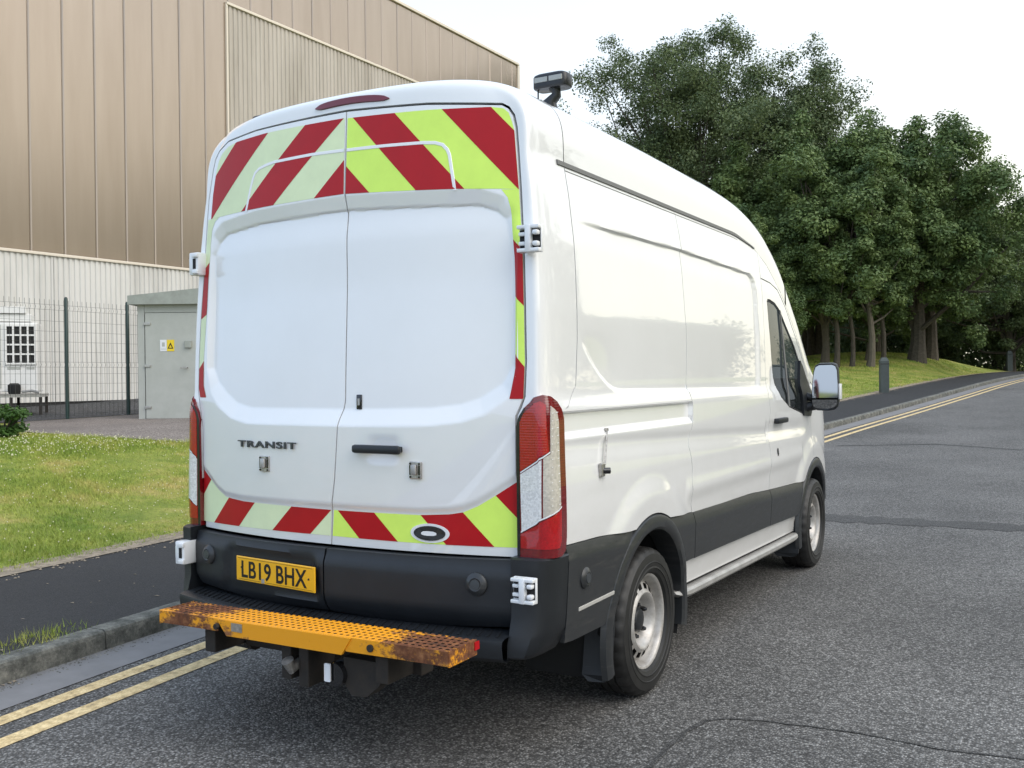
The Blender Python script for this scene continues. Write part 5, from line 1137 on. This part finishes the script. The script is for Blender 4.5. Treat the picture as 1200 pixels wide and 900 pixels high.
# --- roof beacon and small marker
bz = 2.926; bx_, by_ = .60, 1.0
bc = MB(); P = []; hw, hd = .092, .050
def plan(sc): return [(bx_+hw*sc*math.copysign(abs(math.cos(q))**.35, math.cos(q)), by_+hd*sc*math.copysign(abs(math.sin(q))**.55, math.sin(q))) for q in [2*PI*(k+.5)/40 for k in range(40)]]
lev = [(0, .90), (.004, .97), (.010, 1), (.058, 1), (.066, .95), (.072, .80), (.077, .45)]
for z, sc in lev: P += [(x, y, bz+z) for x, y in plan(sc)]
bc.add(P, [(i*40+j, i*40+(j+1) % 40, i*40+40+(j+1) % 40, i*40+40+j) for i in range(len(lev)-1) for j in range(40)]+[tuple(range(40))[::-1], tuple(240+j for j in range(40))]); bcn = bc.build('roof_beacon', M['beacon'], van, True)
for a0, a1 in ((-.074, -.004), (.004, .074)):
    MB().box(bx_+a0, bx_+a1, by_-hd-.003, by_-hd+.006, bz+.028, bz+.052, .002).build('beacon_lens', M['beacon_lens'], bcn)
MB().tube([(bx_+.01, by_, bz+.002), (bx_+.02, by_, bz-.03), (bx_-.02, by_, bz-.06), (bx_, by_, 2.77)], [.03, .024, .036, .038], 12).tube([(bx_-.07, by_-.02, bz), (bx_-.07, by_-.02, 2.80)], .004, 6).build('beacon_stalk', M['beacon'], bcn, True)
MB().box(-.70, -.52, .30, .42, 2.745, 2.828, .02).build('roof_marker', M['beacon'], van, True)

# --- rear step board and towing gear
SB = lambda x: .558+(x+.6)*.012
mb = MB(); x0_, x1_, y0_, y1_ = -.615, .862, -.345, -.165; z_ = 0
def holed(xa, xb, ya, yb, zf, mb, hx=.030, hy=.026, r=.0075):
    nx, ny = max(1, int((xb-xa)/hx)), max(1, int((yb-ya)/hy)); dx, dy_ = (xb-xa)/nx, (yb-ya)/ny
    for i in range(nx):
        for j in range(ny):
            cx_, cy_ = xa+(i+.5)*dx, ya+(j+.5)*dy_; o = len(mb.v)
            sq = [(-.5, -.5), (0, -.5), (.5, -.5), (.5, 0), (.5, .5), (0, .5), (-.5, .5), (-.5, 0)]; an = [225, 270, 315, 0, 45, 90, 135, 180]
            for (u, v) in sq: x = cx_+u*dx; mb.v.append((x, cy_+v*dy_, zf(x)))
            for a in an: x = cx_+r*math.cos(math.radians(a)); mb.v.append((x, cy_+r*math.sin(math.radians(a)), zf(x)+.003))
            mb.f += [(o+k, o+(k+1) % 8, o+8+(k+1) % 8, o+8+k) for k in range(8)]
    return mb
holed(x0_, x1_, y0_, y1_, lambda x: SB(x), mb); sbd = mb.build('step_board', M['rusty'], van)
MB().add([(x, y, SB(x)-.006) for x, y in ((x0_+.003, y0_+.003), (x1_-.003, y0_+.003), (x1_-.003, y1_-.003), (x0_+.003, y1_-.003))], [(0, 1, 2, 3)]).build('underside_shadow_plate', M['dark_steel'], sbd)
def flange(xa, xb, y, h, t=.006, par=sbd, nm='flange', mat=M['rusty'], dz=0):
    return MB().add([(xa, y-t, SB(xa)+.001+dz), (xb, y-t, SB(xb)+.001+dz), (xb, y-t, SB(xb)-h), (xa, y-t, SB(xa)-h), (xa, y, SB(xa)+.001+dz), (xb, y, SB(xb)+.001+dz), (xb, y, SB(xb)-h), (xa, y, SB(xa)-h)], [(0, 1, 2, 3), (7, 6, 5, 4), (0, 4, 5, 1), (1, 5, 6, 2), (2, 6, 7, 3), (3, 7, 4, 0)]).build(nm, mat, par)
flange(x0_, -.27, y0_, .050); flange(.40, x1_, y0_, .052)
MB().add([(a, y0_-.012, SB(a)-d) for a, d in ((-.268, .0), (.43, .0), (.385, .066), (-.215, .062))]+[(a, y0_-.0, SB(a)-d) for a, d in ((-.268, -.001), (.43, -.001), (.385, .066), (-.215, .062))], [(0, 1, 2, 3), (0, 4, 5, 1), (1, 5, 6, 2), (2, 6, 7, 3), (3, 7, 4, 0)]).build('centre_flange', M['rusty'], sbd)
for x in (x0_, x1_): MB().box(x-.004 if x < 0 else x-.002, x+.002 if x < 0 else x+.004, y0_-.004, y1_, SB(x)-.055, SB(x)+.002).build('end_plate', M['rusty'], sbd)
MB().box(-.185, -.125, y0_-.0145, y0_-.0125, SB(-.15)-.040, SB(-.15)-.006).build('maker_plate', M['steel'], sbd)
mb = MB().lathe([(-.014, 0), (-.014, .012), (0, .013)], 6, 'y', (-.265, y0_-.011, SB(-.265)-.028)); mb.build('bolt', M['dark_steel'], sbd)
MB().lathe([(-.008, 0), (-.008, .014), (0, .014)], 16, 'y', (.52, y0_-.006, SB(.52)-.026)).build('bolt', M['dark_steel'], sbd)
MB().box(x1_+.004, x1_+.008, y1_-.02, y1_+.01, SB(x1_)-.035, SB(x1_)-.005).build('red_marker', M['red_vinyl'], sbd)
tg = MB().box(-.33, .60, -.14, -.06, .395, .455, .006).box(-.40, -.34, -.30, -.06, .40, .50, .004).box(.50, .56, -.30, -.06, .40, .50, .004); tg.build('tow_bar', M['dark_steel'], van)
MB().box(.12, .17, -.30, -.08, .33, .50, .005).box(.03, .08, -.30, -.08, .35, .50, .004).build('tow_bracket', M['dark_steel'], van)
MB().tube([(.10, -.26, .42), (.10, -.32, .40), (.10, -.34, .44)], [.02, .02, .025], 12).build('tow_ball', M['steel'], van, True)
sk = MB().lathe([(0, 0), (0, .045), (.02, .05), (.10, .05), (.11, .03)], 24, 'y', (.30, -.30, .40)).build('towing_socket', M['blackpaint'], van, True)
MB().box(.262, .292, -.3115, -.3095, .375, .445, .004).build('socket_sticker', M['sign_white'], sk)
MB().add([(x, -.28, z) for x, z in ((.33, .47), (.56, .47), (.50, .38), (.44, .33), (.37, .325), (.34, .36))]+[(x, -.20, z) for x, z in ((.33, .47), (.56, .47), (.50, .38), (.44, .33), (.37, .325), (.34, .36))], [(0, 1, 2, 3, 4, 5)]+[(i, (i+1) % 6, 6+(i+1) % 6, 6+i) for i in range(6)]).build('tow_bracket', M['dark_steel'], van)
MB().tube([(-.55, -.05, .44), (-.42, -.05, .40), (-.35, -.05, .40)], [.03, .05, .05], 12).build('exhaust', M['dark_steel'], van, True)
MB().add([(x, .45, z) for x, z in ((-.95, .50), (-.60, .50), (-.58, .30), (-.66, .24), (-.90, .24))], [(0, 1, 2, 3, 4)]).build('mud_flap', M['trim'], van)
MB().box(-.52, -.36, -.10, -.02, .36, .44, .02).build('towing_socket', M['blackpaint'], van)
# underbody
MB().box(-.93, .93, .12, 5.4, .46, .52).build('underbody', M['liner'], van)
MB().box(-.5, -.4, .1, 5.2, .36, .46).box(.4, .5, .1, 5.2, .36, .46).build('chassis_rail', M['dark_steel'], van)
MB().tube([(-.8, AY1, .352), (.8, AY1, .352)], .05, 12).lathe([(-.16, .05), (-.10, .13), (.10, .13), (.16, .05)], 20, 'x', (0, AY1, .352)).build('rear_axle', M['dark_steel'], van, True)
for sx_ in (-.45, .45): MB().tube([(sx_*1.25, .35, .44), (sx_*1.25, .8, .32), (sx_*1.25, 1.2, .28), (sx_*1.25, 1.7, .34), (sx_*1.25, 2.1, .42)], .025, 8).build('leaf_spring', M['dark_steel'], van, True)
MB().tube([(-.1, 1.4, .36), (-.05, 4.2, .40)], .035, 10).build('prop_shaft', M['dark_steel'], van, True)
MB().tube([(.1, 2.2, .36), (.1, 3.1, .36)], .10, 16).build('silencer', M['dark_steel'], van, True)
MB().box(-.8, -.2, .25, .75, .30, .46, .04).build('spare_wheel_carrier', M['dark_steel'], van)
MB().tube([(-.8, AY2, .352), (.8, AY2, .352)], .045, 10).build('front_axle', M['dark_steel'], van, True)
# cab interior
MB().box(-.93, .93, 3.25, 3.30, .5, 2.2).build('bulkhead', M['interior'], van)
MB().box(-.93, .93, 3.3, 5.1, .52, .60).build('cab_floor', M['interior'], van)
MB().box(-.85, .85, 4.55, 5.0, 1.0, 1.28, .05).build('dashboard', M['interior'], van, True)
for x in (.48, -.48):
    st = MB().box(x-.24, x+.24, 3.55, 4.05, .62, 1.05, .05).build('seat', M['interior'], van, True)
    MB().box(x-.23, x+.23, 3.42, 3.56, 1.05, 1.68, .05).build('backrest', M['interior'], st, True); MB().box(x-.12, x+.12, 3.43, 3.53, 1.72, 1.92, .04).build('headrest', M['interior'], st, True)
mb = MB(); R = []; 
for k in range(25): a = 2*PI*k/24; R.append((.48+.19*math.cos(a), 4.32+.05*math.sin(a), 1.22+.18*math.sin(a)))
mb.tube(R, .014, 8, False).build('steering_wheel', M['interior'], van, True)
